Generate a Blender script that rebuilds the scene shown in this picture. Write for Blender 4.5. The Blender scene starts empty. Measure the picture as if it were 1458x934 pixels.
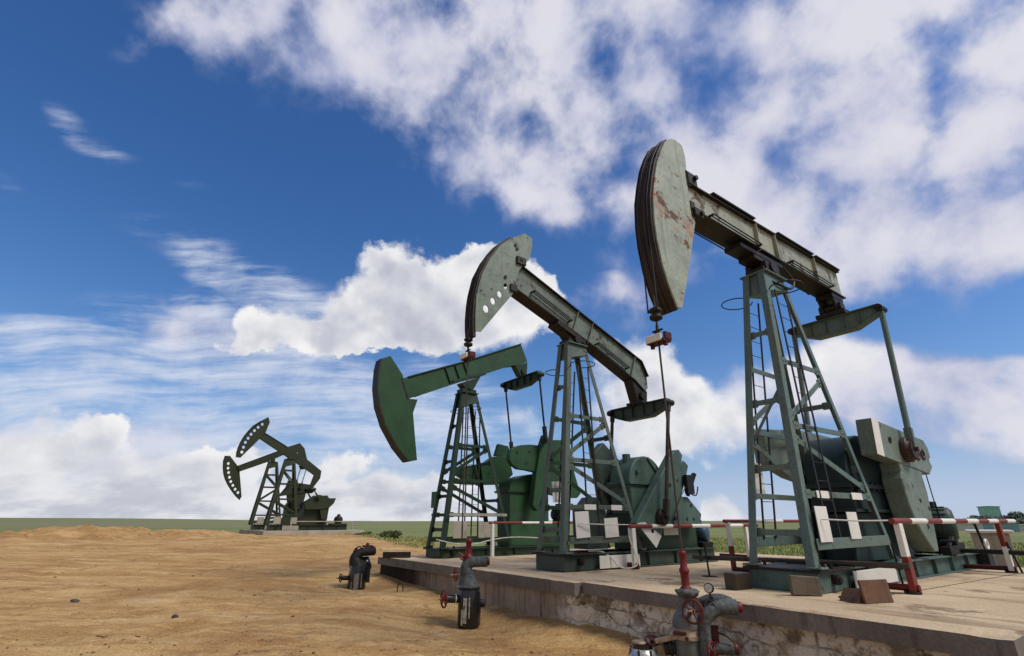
import bpy, bmesh, math, random
from mathutils import Vector, Matrix, noise
random.seed(7)
PI = math.pi
R = math.radians
scn = bpy.context.scene
col = scn.collection

# ------------------------------------------------------------------ helpers
def srgb(r, g, b):
    f = lambda c: (c/255/12.92) if c/255 <= .04045 else ((c/255+.055)/1.055)**2.4
    return (f(r), f(g), f(b), 1)

def V(*a): return Vector(a)

class MB:
    """collects shapes; build() links them as ONE mesh object"""
    def __init__(s, flip=False):
        s.v = []; s.f = []; s.m = []; s.sm = []; s.mat = 0; s.flip = flip
    def add(s, vs, fs, smooth=False):
        o = len(s.v); s.v += [tuple(p) for p in vs]
        for k, f in enumerate(fs):
            s.f.append([i+o for i in f]); s.m.append(s.mat)
            s.sm.append(smooth if isinstance(smooth, bool) else smooth[k])
        return s
    def box(s, c, d, M=None):
        vs = []
        for x in (-.5, .5):
            for y in (-.5, .5):
                for z in (-.5, .5):
                    p = Vector((x*d[0], y*d[1], z*d[2]))
                    if M: p = M @ p
                    vs.append(Vector(c)+p)
        return s.add(vs, [(0,1,3,2),(4,6,7,5),(0,4,5,1),(2,3,7,6),(0,2,6,4),(1,5,7,3)])
    def bx(s, x0, x1, y0, y1, z0, z1):
        return s.box(((x0+x1)/2,(y0+y1)/2,(z0+z1)/2), (abs(x1-x0),abs(y1-y0),abs(z1-z0)))
    def bar(s, p, q, w, h, up=(0,0,1)):
        p = Vector(p); q = Vector(q); d = q-p; L = d.length; d.normalize()
        up = Vector(up)
        if abs(d.dot(up)) > .99: up = Vector((1,0,0))
        x = d.cross(up).normalized(); z = x.cross(d)
        M = Matrix((x, d, z)).transposed()
        return s.box((p+q)/2, (w, L, h), M)
    def channel(s, p, q, w, h, t, up=(0,0,1), side=1):
        """an open C section: web plus two flanges"""
        p = Vector(p); q = Vector(q); d = (q-p).normalized(); up = Vector(up)
        if abs(d.dot(up)) > .99: up = Vector((1,0,0))
        x = d.cross(up).normalized(); z = x.cross(d)
        s.bar(p, q, t, h, up)
        for k in (-1, 1):
            o = x*side*w/2 + z*k*(h/2-t/2)
            s.bar(p+o, q+o, w-.002, t, up)
        return s
    def ring(s, c, ax, r, n):
        ax = Vector(ax).normalized()
        a = ax.orthogonal().normalized(); b = ax.cross(a)
        return [Vector(c)+a*(r*math.cos(2*PI*i/n))+b*(r*math.sin(2*PI*i/n)) for i in range(n)]
    def tube(s, p, q, r, n=12, r2=None):
        p = Vector(p); q = Vector(q); return s.lathe(p, q-p, [(r, 0), (r if r2 is None else r2, (q-p).length)], n)
    def lathe(s, o, ax, prof, n=20, caps=True):
        o = Vector(o); ax = Vector(ax).normalized()
        vs = []; fs = []; sm = []
        for r, h in prof: vs += s.ring(o+ax*h, ax, max(r, 1e-4), n)
        for k in range(len(prof)-1):
            for i in range(n):
                j = (i+1) % n
                fs.append((k*n+i, k*n+j, (k+1)*n+j, (k+1)*n+i)); sm.append(True)
        if caps:
            for k in (0, len(prof)-1):
                b = len(vs); vs += vs[k*n:(k+1)*n]; fs.append(tuple(range(b, b+n))); sm.append(False)
        return s.add(vs, fs, sm)
    def path(s, pts, r, n=10, sub=4, rad=None):
        """round bent pipe; Catmull-Rom through pts"""
        pts = [Vector(p) for p in pts]; P = []; RR = []
        for i in range(len(pts)-1):
            p0 = pts[max(i-1,0)]; p1 = pts[i]; p2 = pts[i+1]; p3 = pts[min(i+2,len(pts)-1)]
            for k in range(sub):
                t = k/sub
                P.append(.5*((2*p1)+(p2-p0)*t+(2*p0-5*p1+4*p2-p3)*t*t+(3*p1-p0-3*p2+p3)*t**3))
                RR.append(r if rad is None else rad[i]*(1-t)+rad[i+1]*t)
        P.append(pts[-1]); RR.append(r if rad is None else rad[-1])
        vs = []; fs = []; sm = []
        a = None
        for i, p in enumerate(P):
            d = (P[min(i+1,len(P)-1)]-P[max(i-1,0)]).normalized()
            a = d.orthogonal().normalized() if a is None else (a-d*a.dot(d)).normalized()
            b = d.cross(a)
            vs += [p+(a*math.cos(2*PI*k/n)+b*math.sin(2*PI*k/n))*RR[i] for k in range(n)]
        for i in range(len(P)-1):
            for k in range(n):
                j = (k+1) % n
                fs.append((i*n+k, i*n+j, (i+1)*n+j, (i+1)*n+k)); sm.append(True)
        for k in (0, len(P)-1):
            b = len(vs); vs += vs[k*n:(k+1)*n]; fs.append(tuple(range(b, b+n))); sm.append(False)
        return s.add(vs, fs, sm)
    def torus(s, c, ax, R_, r, n=28, m=8):
        c = Vector(c); ax = Vector(ax).normalized(); vs = []; fs = []
        for p in s.ring(c, ax, R_, n):
            d = (p-c).normalized()
            vs += [p+d*(r*math.cos(2*PI*k/m))+ax*(r*math.sin(2*PI*k/m)) for k in range(m)]
        for i in range(n):
            for k in range(m):
                fs.append((i*m+k, ((i+1)%n)*m+k, ((i+1)%n)*m+(k+1)%m, i*m+(k+1)%m))
        return s.add(vs, fs, True)
    def wheel(s, c, ax, R_, r=.012, sp=4):
        s.torus(c, ax, R_, r)
        a = Vector(ax).normalized()
        for p in s.ring(c, ax, R_, sp): s.tube(c, p, r*.7, 6)
        s.lathe(Vector(c)-a*r*2, a, [(r*2.2, 0), (r*2.2, r*4)], 10)
        return s
    def prism(s, poly, v0, v1, plane='uz'):
        """extrude an outline; 'uz': outline (u,z) along v; 'vz': outline (v,z) along u"""
        n = len(poly); vs = []
        for v in (v0, v1):
            for a, z in poly: vs.append((a, v, z) if plane == 'uz' else (v, a, z))
        fs = [tuple(range(n)), tuple(range(2*n-1, n-1, -1))]
        for i in range(n):
            j = (i+1) % n; fs.append((i, j, n+j, n+i))
        return s.add(vs, fs)
    def ball(s, c, r, sc=(1,1,1), nz=.0, sub=2):
        bm = bmesh.new(); bmesh.ops.create_icosphere(bm, subdivisions=sub, radius=1)
        sd = random.random()*100
        vs = []
        for v in bm.verts:
            k = 1+nz*noise.noise(v.co*1.7+Vector((sd,sd,0)))
            vs.append(Vector(c)+Vector((v.co.x*sc[0], v.co.y*sc[1], v.co.z*sc[2]))*r*k)
        fs = [[w.index for w in f.verts] for f in bm.faces]; bm.free()
        return s.add(vs, fs, True)
    def build(s, name, mats, parent=None, bevel=.006, loc=None):
        if not isinstance(mats, (list, tuple)): mats = [mats]
        me = bpy.data.meshes.new(name)
        vs = [(x, -y, z) for x, y, z in s.v] if s.flip else s.v
        me.from_pydata(vs, [], s.f)
        for m in mats: me.materials.append(m)
        for i, p in enumerate(me.polygons):
            p.material_index = s.m[i]; p.use_smooth = s.sm[i]
        bm = bmesh.new(); bm.from_mesh(me)
        bmesh.ops.recalc_face_normals(bm, faces=bm.faces); bm.to_mesh(me); bm.free()
        o = bpy.data.objects.new(name, me); col.objects.link(o)
        if bevel:
            b = o.modifiers.new('bevel', 'BEVEL'); b.width = bevel; b.segments = 1
            b.limit_method = 'ANGLE'; b.angle_limit = R(42)
        if parent: o.parent = parent
        if loc: o.location = loc
        return o

def plate(name, outline, holes, v0, v1, mat, parent):
    """a flat plate cut from an outline (u,z) with real round or shaped holes, v0..v1 thick"""
    cu = bpy.data.curves.new(name, 'CURVE'); cu.dimensions = '2D'; cu.fill_mode = 'BOTH'
    cu.extrude = abs(v1-v0)/2
    for lp in [outline]+holes:
        sp = cu.splines.new('POLY'); sp.points.add(len(lp)-1); sp.use_cyclic_u = True
        for k, (a, z) in enumerate(lp): sp.points[k].co = (a, z, 0, 1)
    t = bpy.data.objects.new('tmp', cu); col.objects.link(t)
    dg = bpy.context.evaluated_depsgraph_get(); dg.update()
    me = bpy.data.meshes.new_from_object(t.evaluated_get(dg))
    bpy.data.objects.remove(t); bpy.data.curves.remove(cu)
    vm = (v0+v1)/2
    for v in me.vertices:
        a, z, w = v.co; v.co = (a, -(vm+w), z)
    bm = bmesh.new(); bm.from_mesh(me); bmesh.ops.remove_doubles(bm, verts=bm.verts, dist=1e-4)
    bmesh.ops.recalc_face_normals(bm, faces=bm.faces); bm.to_mesh(me); bm.free()
    me.name = name; me.materials.clear(); me.materials.append(mat)
    for p in me.polygons: p.use_smooth = False
    o = bpy.data.objects.new(name, me); col.objects.link(o); o.parent = parent
    return o

def circ(c, r, n=14, k=1.0):
    return [(c[0]+r*math.cos(2*PI*i/n), c[1]+k*r*math.sin(2*PI*i/n)) for i in range(n)]

def empty(name, loc, rz=0):
    o = bpy.data.objects.new(name, None); col.objects.link(o)
    o.location = loc; o.rotation_euler = (0, 0, rz); o.empty_display_size = .3
    return o

def tag(o, label=None, cat=None, group=None, kind=None):
    if label: o['label'] = label
    if cat: o['category'] = cat
    if group: o['group'] = group
    if kind: o['kind'] = kind
    return o

# ------------------------------------------------------------------ materials
class NT:
    def __init__(s, nt): s.nt = nt
    def n(s, typ, **kw):
        x = s.nt.nodes.new(typ)
        for k, v in kw.items(): setattr(x, k, v)
        return x
    def l(s, a, b): s.nt.links.new(a, b)
    def put(s, sock, val):
        if hasattr(val, 'is_output') or isinstance(val, bpy.types.NodeSocket): s.l(val, sock)
        else: sock.default_value = val
    def math(s, op, a, b=None, c=None, clamp=False):
        x = s.n('ShaderNodeMath', operation=op); x.use_clamp = clamp
        s.put(x.inputs[0], a)
        if b is not None: s.put(x.inputs[1], b)
        if c is not None: s.put(x.inputs[2], c)
        return x.outputs[0]
    def vmath(s, op, a, b=None):
        x = s.n('ShaderNodeVectorMath', operation=op); s.put(x.inputs[0], a)
        if b is not None: s.put(x.inputs[1], b)
        return x.outputs['Value' if op == 'DOT_PRODUCT' else 'Vector']
    def noise(s, vec, scale, detail=4, rough=.5, dist=0, lac=2.0):
        x = s.n('ShaderNodeTexNoise'); s.put(x.inputs['Vector'], vec)
        x.inputs['Scale'].default_value = scale; x.inputs['Detail'].default_value = detail
        x.inputs['Roughness'].default_value = rough; x.inputs['Distortion'].default_value = dist
        x.inputs['Lacunarity'].default_value = lac
        return x.outputs['Fac']
    def mapr(s, val, a, b, c=0., d=1., smooth=True):
        x = s.n('ShaderNodeMapRange'); x.interpolation_type = 'SMOOTHSTEP' if smooth else 'LINEAR'
        s.put(x.inputs[0], val)
        for k, t in zip((1, 2, 3, 4), (a, b, c, d)): s.put(x.inputs[k], t)
        return x.outputs[0]
    def mix(s, fac, a, b, mode='MIX'):
        x = s.n('ShaderNodeMix', data_type='RGBA', blend_type=mode)
        s.put(x.inputs['Factor'], fac); s.put(x.inputs['A'], a); s.put(x.inputs['B'], b)
        return x.outputs['Result']
    def mapping(s, vec, loc=(0,0,0), rot=(0,0,0), sc=(1,1,1), typ='POINT'):
        x = s.n('ShaderNodeMapping', vector_type=typ); s.put(x.inputs['Vector'], vec)
        x.inputs['Location'].default_value = loc; x.inputs['Rotation'].default_value = rot; x.inputs['Scale'].default_value = sc
        return x.outputs[0]

def newmat(name):
    m = bpy.data.materials.new(name); m.use_nodes = True
    t = NT(m.node_tree); b = m.node_tree.nodes['Principled BSDF']
    return m, t, b

RUST = (.085, .038, .02, 1)
DARK = (.012, .010, .009, 1)
def paint(name, c, c2=None, rust=.42, streak=.5, rough=.5, wear=6., rustc=RUST, dirt=.35, spec=.3, salmon=0., grain=1.):
    """old enamel: faded patches, rust spots, vertical dirt runs, slight dents"""
    m, t, b = newmat(name)
    co = t.n('ShaderNodeTexCoord').outputs['Object']
    c = tuple(c)+(1,) if len(c) == 3 else c
    c2 = tuple(x*.75 for x in c[:3])+(1,) if c2 is None else tuple(c2)+(1,)
    f1 = t.mapr(t.noise(co, 1.3, 5, .6), .35, .68)
    base = t.mix(f1, c, c2)
    fine = t.mapr(t.noise(co, 22., 4, .6),   .3, .7, 1-.14*grain, 1+.1*grain)
    base = t.mix(1., base, fine, 'MULTIPLY')
    st = t.noise(t.mapping(co, sc=(9, 9, .7)), 1., 4, .6)
    base = t.mix(t.mapr(st, .5, .78, 0, streak), base, (.05, .04, .03, 1))
    rs = t.mapr(t.math('ADD', t.math('MULTIPLY', t.noise(co, wear, 8, .68), .7), t.math('MULTIPLY', t.noise(co, 1.1, 3, .5), .3)), rust+.16, rust+.21)
    rc = t.mix(t.noise(co, 30, 3, .6), rustc, tuple(x*.35 for x in rustc[:3])+(1,))
    rs2 = t.math('MULTIPLY', rs, .9)
    base = t.mix(rs2, base, rc)
    if salmon:
        sl = t.mapr(t.math('ADD', t.math('MULTIPLY', t.noise(t.mapping(co, loc=(.35, 1, .2), sc=(2.4, 1, .75)), 1., 7, .62), .75), t.math('MULTIPLY', t.noise(co, 9, 6, .7), .25)), .54, .62, 0, salmon)
        base = t.mix(sl, base, (.36, .135, .075, 1))
    d = t.mapr(t.noise(co, 2.6, 6, .62), .52, .72, 0, dirt)
    base = t.mix(d, base, (.03, .025, .02, 1))
    t.l(base, b.inputs['Base Color'])
    t.put(b.inputs['Roughness'], t.mapr(rs, 0, 1, rough, .85))
    b.inputs['Specular IOR Level'].default_value = spec
    bp = t.n('ShaderNodeBump'); bp.inputs['Strength'].default_value = .25; bp.inputs['Distance'].default_value = .01
    t.l(t.math('ADD', t.math('MULTIPLY', rs, -.5), t.noise(co, 14, 5, .6)), bp.inputs['Height'])
    t.l(bp.outputs[0], b.inputs['Normal'])
    return m

def flat(name, c, rough=.6, var=.3, scale=12., metal=0., spec=.4):
    m, t, b = newmat(name)
    co = t.n('ShaderNodeTexCoord').outputs['Object']
    c = tuple(c)+(1,)
    k = t.mapr(t.noise(co, scale, 5, .6), .3, .7, 1-var, 1+var*.6)
    t.l(t.mix(1., c, k, 'MULTIPLY'), b.inputs['Base Color'])
    b.inputs['Roughness'].default_value = rough; b.inputs['Metallic'].default_value = metal
    b.inputs['Specular IOR Level'].default_value = spec
    bp = t.n('ShaderNodeBump'); bp.inputs['Strength'].default_value = .2; bp.inputs['Distance'].default_value = .008
    t.l(t.noise(co, scale*2, 5, .6), bp.inputs['Height']); t.l(bp.outputs[0], b.inputs['Normal'])
    return m

M = {}
M['p1head'] = paint('pale_green_plate_paint', (.35,.395,.325), (.26,.30,.25), rust=.395, streak=.4, rustc=(.16,.055,.03,1), wear=3.4, dirt=.3, salmon=.85)
M['p1beam'] = paint('pale_beam_paint', (.37,.39,.315), (.28,.29,.23), rust=.385, streak=.45, rustc=(.10,.055,.032,1), wear=3.0, dirt=.25)
M['p1tower'] = paint('teal_tower_paint', (.108,.170,.165), (.135,.165,.13), rust=.435, streak=.5)
M['p1crank'] = paint('pale_crank_paint', (.175,.22,.185), (.13,.165,.14), rust=.425, streak=.3, dirt=.25)
M['p1gear'] = paint('dark_teal_gearbox_paint', (.016,.036,.038), (.011,.024,.026), rust=.5, streak=.3)
M['p2head'] = paint('faded_green_paint', (.205,.255,.21), (.15,.19,.16), rust=.41, streak=.3, dirt=.35)
M['p2beam'] = paint('grey_green_beam_paint', (.165,.205,.172), (.125,.15,.125), rust=.40, streak=.5, dirt=.35)
M['p2tower'] = paint('grey_green_tower_paint', (.095,.132,.116), (.11,.125,.095), rust=.43, streak=.5)
M['p2gear'] = paint('teal_green_gearbox_paint', (.085,.142,.118), (.06,.105,.086), rust=.5)
M['p3'] = paint('dark_green_paint', (.024,.074,.030), (.018,.057,.024), rust=.53, streak=.25, dirt=.3)
M['p3dark'] = paint('dark_green_tower_paint', (.014,.036,.018), (.011,.028,.014), rust=.5, streak=.25)
M['far'] = paint('olive_dark_paint', (.024,.032,.014), (.030,.036,.018), rust=.5)
M['base2'] = paint('deep_green_base_and_brace_shade', (.022,.05,.024), (.03,.055,.03), rust=.5)
M['skid1'] = paint('teal_skid_paint', (.09,.15,.14), (.07,.115,.105), rust=.44, streak=.4)
M['skid2'] = paint('dark_green_skid_paint', (.05,.075,.06), (.04,.06,.05), rust=.46)
M['rustring'] = paint('red_brown_bearing_steel', (.062,.026,.020), (.035,.018,.014), rust=.45)
M['band'] = paint('brown_wear_band', (.052,.033,.025), (.030,.020,.016), rust=.5, streak=.6, rough=.55)
M['black'] = flat('black_steel', (.010,.010,.010), .6, .4)
M['rustdark'] = paint('rusty_dark_steel', (.020,.013,.011), (.012,.009,.008), rust=.40)
M['rustpipe'] = paint('rusty_pipe_steel', (.075,.055,.042), (.04,.03,.024), rust=.40)
M['rustblock'] = paint('rusty_block_steel', (.16,.075,.04), (.10,.06,.04), rust=.40, rustc=(.05,.025,.015,1))
M['wood'] = paint('weathered_timber', (.15,.115,.082), (.09,.065,.045), rust=.5, streak=.5, rustc=(.03,.02,.015,1))
M['darkwood'] = paint('dark_oily_timber', (.055,.038,.027), (.03,.022,.017), rust=.5, streak=.5, rustc=(.02,.014,.01,1))
M['white'] = paint('white_enamel', (.74,.72,.68), (.68,.66,.61), rust=.54, streak=.10, dirt=.08, grain=.25)
M['red'] = paint('red_enamel', (.145,.014,.014), (.11,.012,.012), rust=.52, streak=.15, dirt=.2)
M['darkred'] = paint('dark_red_enamel', (.075,.012,.012), (.05,.010,.010), rust=.50, streak=.2)
M['stripered'] = paint('railing_red_enamel', (.22,.030,.022), (.16,.026,.02), rust=.5, streak=.2)
M['cable'] = flat('steel_cable', (.016,.014,.013), .6, .3)
M['wire'] = flat('white_cable_jacket', (.62,.60,.56), .5, .2)
M['lag'] = flat('grey_pipe_lagging', (.085,.094,.098), .75, .5, 16)
M['drum'] = flat('grey_drum_paint', (.105,.115,.115), .6, .3, 6)
M['blackgloss'] = flat('black_plastic_wrap', (.009,.009,.010), .22, .5, 7, 0, .6)
M['silver'] = flat('silver_foil_and_highlight', (.55,.55,.53), .35, .5, 14, .6)
M['tanarm'] = flat('brass_arm', (.32,.24,.17), .5, .4, 14, .3)
M['gauge'] = flat('gauge_dial', (.55,.56,.52), .3, .1)
M['blue'] = paint('blue_motor_paint', (.045,.09,.15), (.03,.06,.10), rust=.52)
M['motor1'] = paint('teal_motor_paint', (.045,.075,.07), (.03,.05,.045), rust=.5)
M['beige'] = paint('beige_cabinet_paint', (.36,.33,.27), (.30,.27,.22), rust=.52, streak=.25)
M['teal'] = flat('haze_paled_teal_cladding', (.27,.52,.46), .7, .15, 2)  # paled to stand in for distance haze on the far building
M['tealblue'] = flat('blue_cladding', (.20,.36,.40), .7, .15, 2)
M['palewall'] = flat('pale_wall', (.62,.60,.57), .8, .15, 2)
M['bark'] = flat('bark', (.06,.045,.03), .9, .4, 8)
def leafmat(name, c):
    m, t, b = newmat(name)
    g = t.n('ShaderNodeObjectInfo')
    co = t.n('ShaderNodeTexCoord').outputs['Object']
    k = t.mapr(t.noise(co, 3, 3, .6), .3, .7, .6, 1.4)
    t.l(t.mix(1., tuple(c)+(1,), k, 'MULTIPLY'), b.inputs['Base Color'])
    b.inputs['Roughness'].default_value = .7; b.inputs['Specular IOR Level'].default_value = .2
    return m
M['farleaf'] = leafmat('haze_paled_leaves', (.15,.185,.15))  # leaf colour lightened in place of distance haze
M['leaf'] = leafmat('dark_leaves', (.035,.055,.025))
M['leaf2'] = leafmat('olive_leaves', (.075,.085,.03))
M['gr1'] = leafmat('yellow_green_grass', (.31,.33,.10))
M['gr2'] = leafmat('green_grass', (.22,.28,.085))
M['gr3'] = leafmat('dry_grass', (.30,.25,.10))
# ------------------------------------------------------------------ pumpjacks
YAW = R(36.3)
NX, NY = math.cos(YAW), math.sin(YAW)         # beam direction; (NX,NY) points to the back of the pad
PT = .60                                       # top of the concrete platform

def lerp(a, b, t): return tuple(x+(y-x)*t for x, y in zip(a, b))
def atz(p, q, z): return lerp(p, q, (z-p[2])/(q[2]-p[2]))

def make_tower(root, fb, ft, rb, rt, lv, mats, w=.15, capz=None, rail_white=True, simple=False):
    """four battered legs, braces on every face, cap, two ladders with hoops"""
    mt, md = mats
    (fu, fv, fz), (tu, tv, tz) = fb, ft
    (ru, rv, rz), (su, sv, sz) = rb, rt
    legs = {}
    for sgn in (1, -1):
        legs['f', sgn] = ((fu, sgn*fv, fz), (tu, sgn*tv, tz))
        legs['r', sgn] = ((ru, sgn*rv, rz), (su, sgn*sv, sz))
    for (k, sgn), (a, b) in legs.items():
        m = MB(True); ww = w if k == 'f' else w*.8
        d = (Vector(b)-Vector(a)).normalized()
        # rolled angle section: a face plate and a side plate
        t_ = .02 if not simple else .03
        m.bar(a, b, t_, ww, (1, 0, 0))
        off = Vector((ww/2 if k == 'r' else -ww/2, 0, 0))
        m2 = Vector((0, -sgn*ww/2+sgn*t_/2, 0))
        m.bar(Vector(a)+off+m2, Vector(b)+off+m2, ww, t_, (1, 0, 0))
        if not simple:
            m.box(Vector(a)+Vector((0, 0, .0)), (ww*1.7, ww*1.7, .03))
            for q in (-1, 1): m.tube(Vector(a)+V(q*ww*.7, ww*.6, -.01), Vector(a)+V(q*ww*.7, ww*.6, .06), .018, 6)
        m.build('leg', mt, root)
    def br(a, b, mat, w_=.022, h=.10):
        m = MB(True); m.bar(a, b, w_, h)
        if not simple:                                       # gusset plates with bolts at both ends
            a_, b_ = Vector(a), Vector(b); d_ = (b_-a_).normalized()
            for p_, k_ in ((a_, 1), (b_, -1)):
                m.bar(p_+d_*.03*k_, p_+d_*.19*k_, w_+.014, h*1.5)
                x_ = d_.cross(Vector((0, 0, 1))).normalized()
                for q_ in (.08, .15):
                    for s_ in (-1, 1): m.tube(p_+d_*q_*k_+x_*s_*(w_/2), p_+d_*q_*k_+x_*s_*(w_/2+.022), .014, 6)
        m.build('brace', mat, root)
    fr, fl, rr, rl = legs['f', 1], legs['f', -1], legs['r', 1], legs['r', -1]
    for z in lv['side']:
        for (a, b, s_) in ((fr, rr, 1), (fl, rl, -1)):
            br(atz(*a, z), atz(*b, z), mt if s_ > 0 else md)
    for z in lv['front']: br(atz(*fl, z), atz(*fr, z), mt)
    for z in lv['rear']: br(atz(*rl, z), atz(*rr, z), md)
    for (z0, z1) in lv['diag']:
        for (a, b, s_) in ((fr, rr, 1), (fl, rl, -1)):
            p = Vector(atz(*a, z0)); q = Vector(atz(*b, z1)); o = Vector((0, -s_*.03, 0))
            br(p+o, q+o, mt if s_ > 0 else md, .02, .11)
    for (z0, z1) in lv.get('fdiag', []):
        br(atz(*fl, z0), atz(*fr, z1), mt, .03, .05)
    # cap: plated box head
    m = MB(True)
    zc = capz
    h = lv.get('cap', .42)
    a = Vector(atz(*fr, zc-h)); b = Vector(atz(*fr, zc)); c = Vector(atz(*rr, zc)); d = Vector(atz(*rr, zc-h))
    e = .012
    lowf, lowr = h, h*.55
    m.add([(a.x-e, -a.y-e, a.z), (a.x-e, a.y+e, a.z), (d.x+e, d.y+e, d.z+h-lowr), (d.x+e, -d.y-e, d.z+h-lowr),
           (b.x-e, -b.y-e, b.z), (b.x-e, b.y+e, b.z), (c.x+e, c.y+e, c.z), (c.x+e, -c.y-e, c.z)],
          [(0,1,2,3), (4,7,6,5), (0,4,5,1), (2,6,7,3), (1,5,6,2), (0,3,7,4)])
    m.box(((b.x+c.x)/2, 0, zc+.02), (c.x-b.x+.18, 2*b.y+.14, .035))
    m.build('tower_cap', mt, root)
    if simple: return
    # ladders up the two side faces
    for sgn in (1, -1):
        m = MB(True)
        lb, lt = lv['lad']                                  # (u,v,z) foot and head, first rail
        wd = lv.get('ladw', .42)
        p0 = Vector((lb[0], sgn*lb[1], lb[2])); p1 = Vector((lt[0], sgn*lt[1], lt[2]))
        o = Vector((wd, 0, 0))
        for q in (V(0,0,0), o): m.bar(p0+q, p1+q, .022, .045)
        nr = int((p1.z-p0.z)/.31)
        for i in range(1, nr): m.tube(p0.lerp(p1, i/nr), p0.lerp(p1, i/nr)+o, .008, 6)
        m.build('ladder', M['black'], root)
        m = MB(True)
        cz = lt[2]-.05
        cc = V(lt[0]+wd/2-.25, sgn*(lt[1]+.24), cz)
        pts = [cc+V(.34*math.cos(t), .30*math.sin(t)*sgn, 0) for t in [R(x) for x in range(-60, 241, 25)]]
        m.path(pts, .014, 6, 2); m.build('safety_hoop', M['black'], root)

def warning_plate(root, u, v, z0, z1, w, lean=.0, mat='white'):
    m = MB(True); m.bar((u+lean*.5, v, z0), (u-lean*.5, v, z1), w, .012, (0, 1, 0))
    return m.build('warning_plate', M[mat], root, .003)

def arc_pts(c, r, z0, z1, n=22):
    out = []
    for i in range(n+1):
        z = z0+(z1-z0)*i/n; out.append((c[0]-math.sqrt(max(r*r-(z-c[1])**2, .01)), z))
    return out

def wear_band(parent, pts, v0, v1, th, mat, ribs=True):
    m = MB(True)
    def strip(a, b, push, t):
        n = len(pts); vs = []
        for i, (u, z) in enumerate(pts):
            p = pts[max(i-1, 0)]; q = pts[min(i+1, n-1)]
            dx, dz = q[0]-p[0], q[1]-p[1]; L = math.hypot(dx, dz) or 1
            nx, nz = (dz/L, -dx/L)
            if nx > 0: nx, nz = -nx, -nz
            for v in (a, b):
                vs.append((u+nx*push, v, z+nz*push)); vs.append((u-nx*(t-push), v, z-nz*(t-push)))
        fs = []
        for i in range(n-1):
            k = 4*i
            fs += [(k, k+4, k+6, k+2), (k+1, k+3, k+7, k+5), (k, k+1, k+5, k+4), (k+2, k+6, k+7, k+3)]
        fs += [(0, 2, 3, 1), (4*n-4, 4*n-3, 4*n-1, 4*n-2)]
        m.add(vs, fs)
    strip(v0, v1, .012, th)
    if ribs:
        w = (v1-v0)
        for f in (.0, .36, .62, 1.0):
            v = v0+w*f; strip(v-.012+(.012 if f == 0 else 0), v+.012-(.012 if f == 1 else 0), .035, .03)
    return m.build('wear_band', mat, parent, .003)

def bridle(root, pts, zend, ucab, spread=.095, z_top_frac=.95):
    """two wire ropes lying on the horsehead's face and hanging to the carrier bar"""
    for s_ in (-1, 1):
        m = MB(True)
        P = [(u-.045, s_*spread, z) for u, z in pts if z > pts[0][1]]
        P = sorted(P, key=lambda p: p[2])
        # rope leaves the arc where it turns vertical
        lo = [p for p in P if True]
        um = min(p[0] for p in lo); k = [p[0] for p in lo].index(um)
        chain = [(um, s_*spread, zend)]+[(um, s_*spread, zend+(lo[k][2]-zend)*.5)]+lo[k:]
        m.path(chain, .013, 6, 2); m.build('bridle_cable', M['cable'], root, 0)

def i_beam(root, poly, v, mat, matf, nf, fl=.07, name='walking_beam', bot=None):
    """plate-sided beam from a side outline; nf = index ranges of the outline's edges that carry flange strips"""
    m = MB(True); m.prism(poly, -v, v)
    b = m.build(name, mat, root, .008)
    m = MB(True)
    for (i, j) in nf:
        p, q = poly[i], poly[j]
        dx, dz = q[0]-p[0], q[1]-p[1]; L = math.hypot(dx, dz)
        m.bar((p[0], 0, p[1]), (q[0], 0, q[1]), 2*(v+fl), .035, (0, 0, 1))
    f = m.build('flange', matf, b, .004)
    return b

def grab_rail(beam, u0, u1, z0, z1, v, mat):
    """a pair of rods on stand-off brackets along the beam side"""
    m = MB(True); s_ = 1 if v > 0 else -1
    for k in (.04, .10, .16): m.tube((u0, v+s_*k, z0), (u1, v+s_*k, z1), .015, 8)
    for t in (0., 1.):
        u = u0+(u1-u0)*t; z = z0+(z1-z0)*t
        m.bar((u, v-s_*.02, z-.02), (u, v+s_*.17, z-.02), .06, .025)
    m.build('grab_rail', mat, beam, .002)

def equalizer(root, u, z, hw, mat, h=.42, w=.26, matb=None):
    m = MB(True)
    top = z; o = [(-hw, top), (hw, top), (hw, top-.20), (hw*.45, top-h), (-hw*.45, top-h), (-hw, top-.20)]
    m.prism(o, u-.03, u+.03, 'vz')
    m.bar((u, -hw, top), (u, hw, top), .03, w, (1, 0, 0))
    lo = [(-hw, top-.20), (-hw*.45, top-h), (hw*.45, top-h), (hw, top-.20)]
    for a, b in zip(lo, lo[1:]): m.bar((u, a[0], a[1]), (u, b[0], b[1]), w, .03)
    for k in (-.55, -.2, .2, .55): m.box((u, hw*k, top-.18), (w*.9, .02, .30))
    e = m.build('equalizer_beam', mat, root)
    for s_ in (-1, 1):
        m = MB(True); m.tube((u-.17, s_*hw, top-.10), (u+.17, s_*hw, top-.10), .085, 14); m.tube((u-.2, s_*hw, top-.10), (u+.2, s_*hw, top-.10), .045, 10)
        m.build('pin', matb or mat, e)
    return e

def pitman(root, a, b, mat, r=.055, sides=1):
    m = MB(True); a = Vector(a); b = Vector(b); d = (b-a).normalized()
    m.tube(a+d*.12, b-d*.25, r, 12)
    m.bar(a-d*.05, a+d*.25, .12, .09, (0, 1, 0))
    m.bar(b-d*.45, b-d*.02, .10, .15, (0, 1, 0))
    return m.build('pitman_arm', mat, root)

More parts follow.
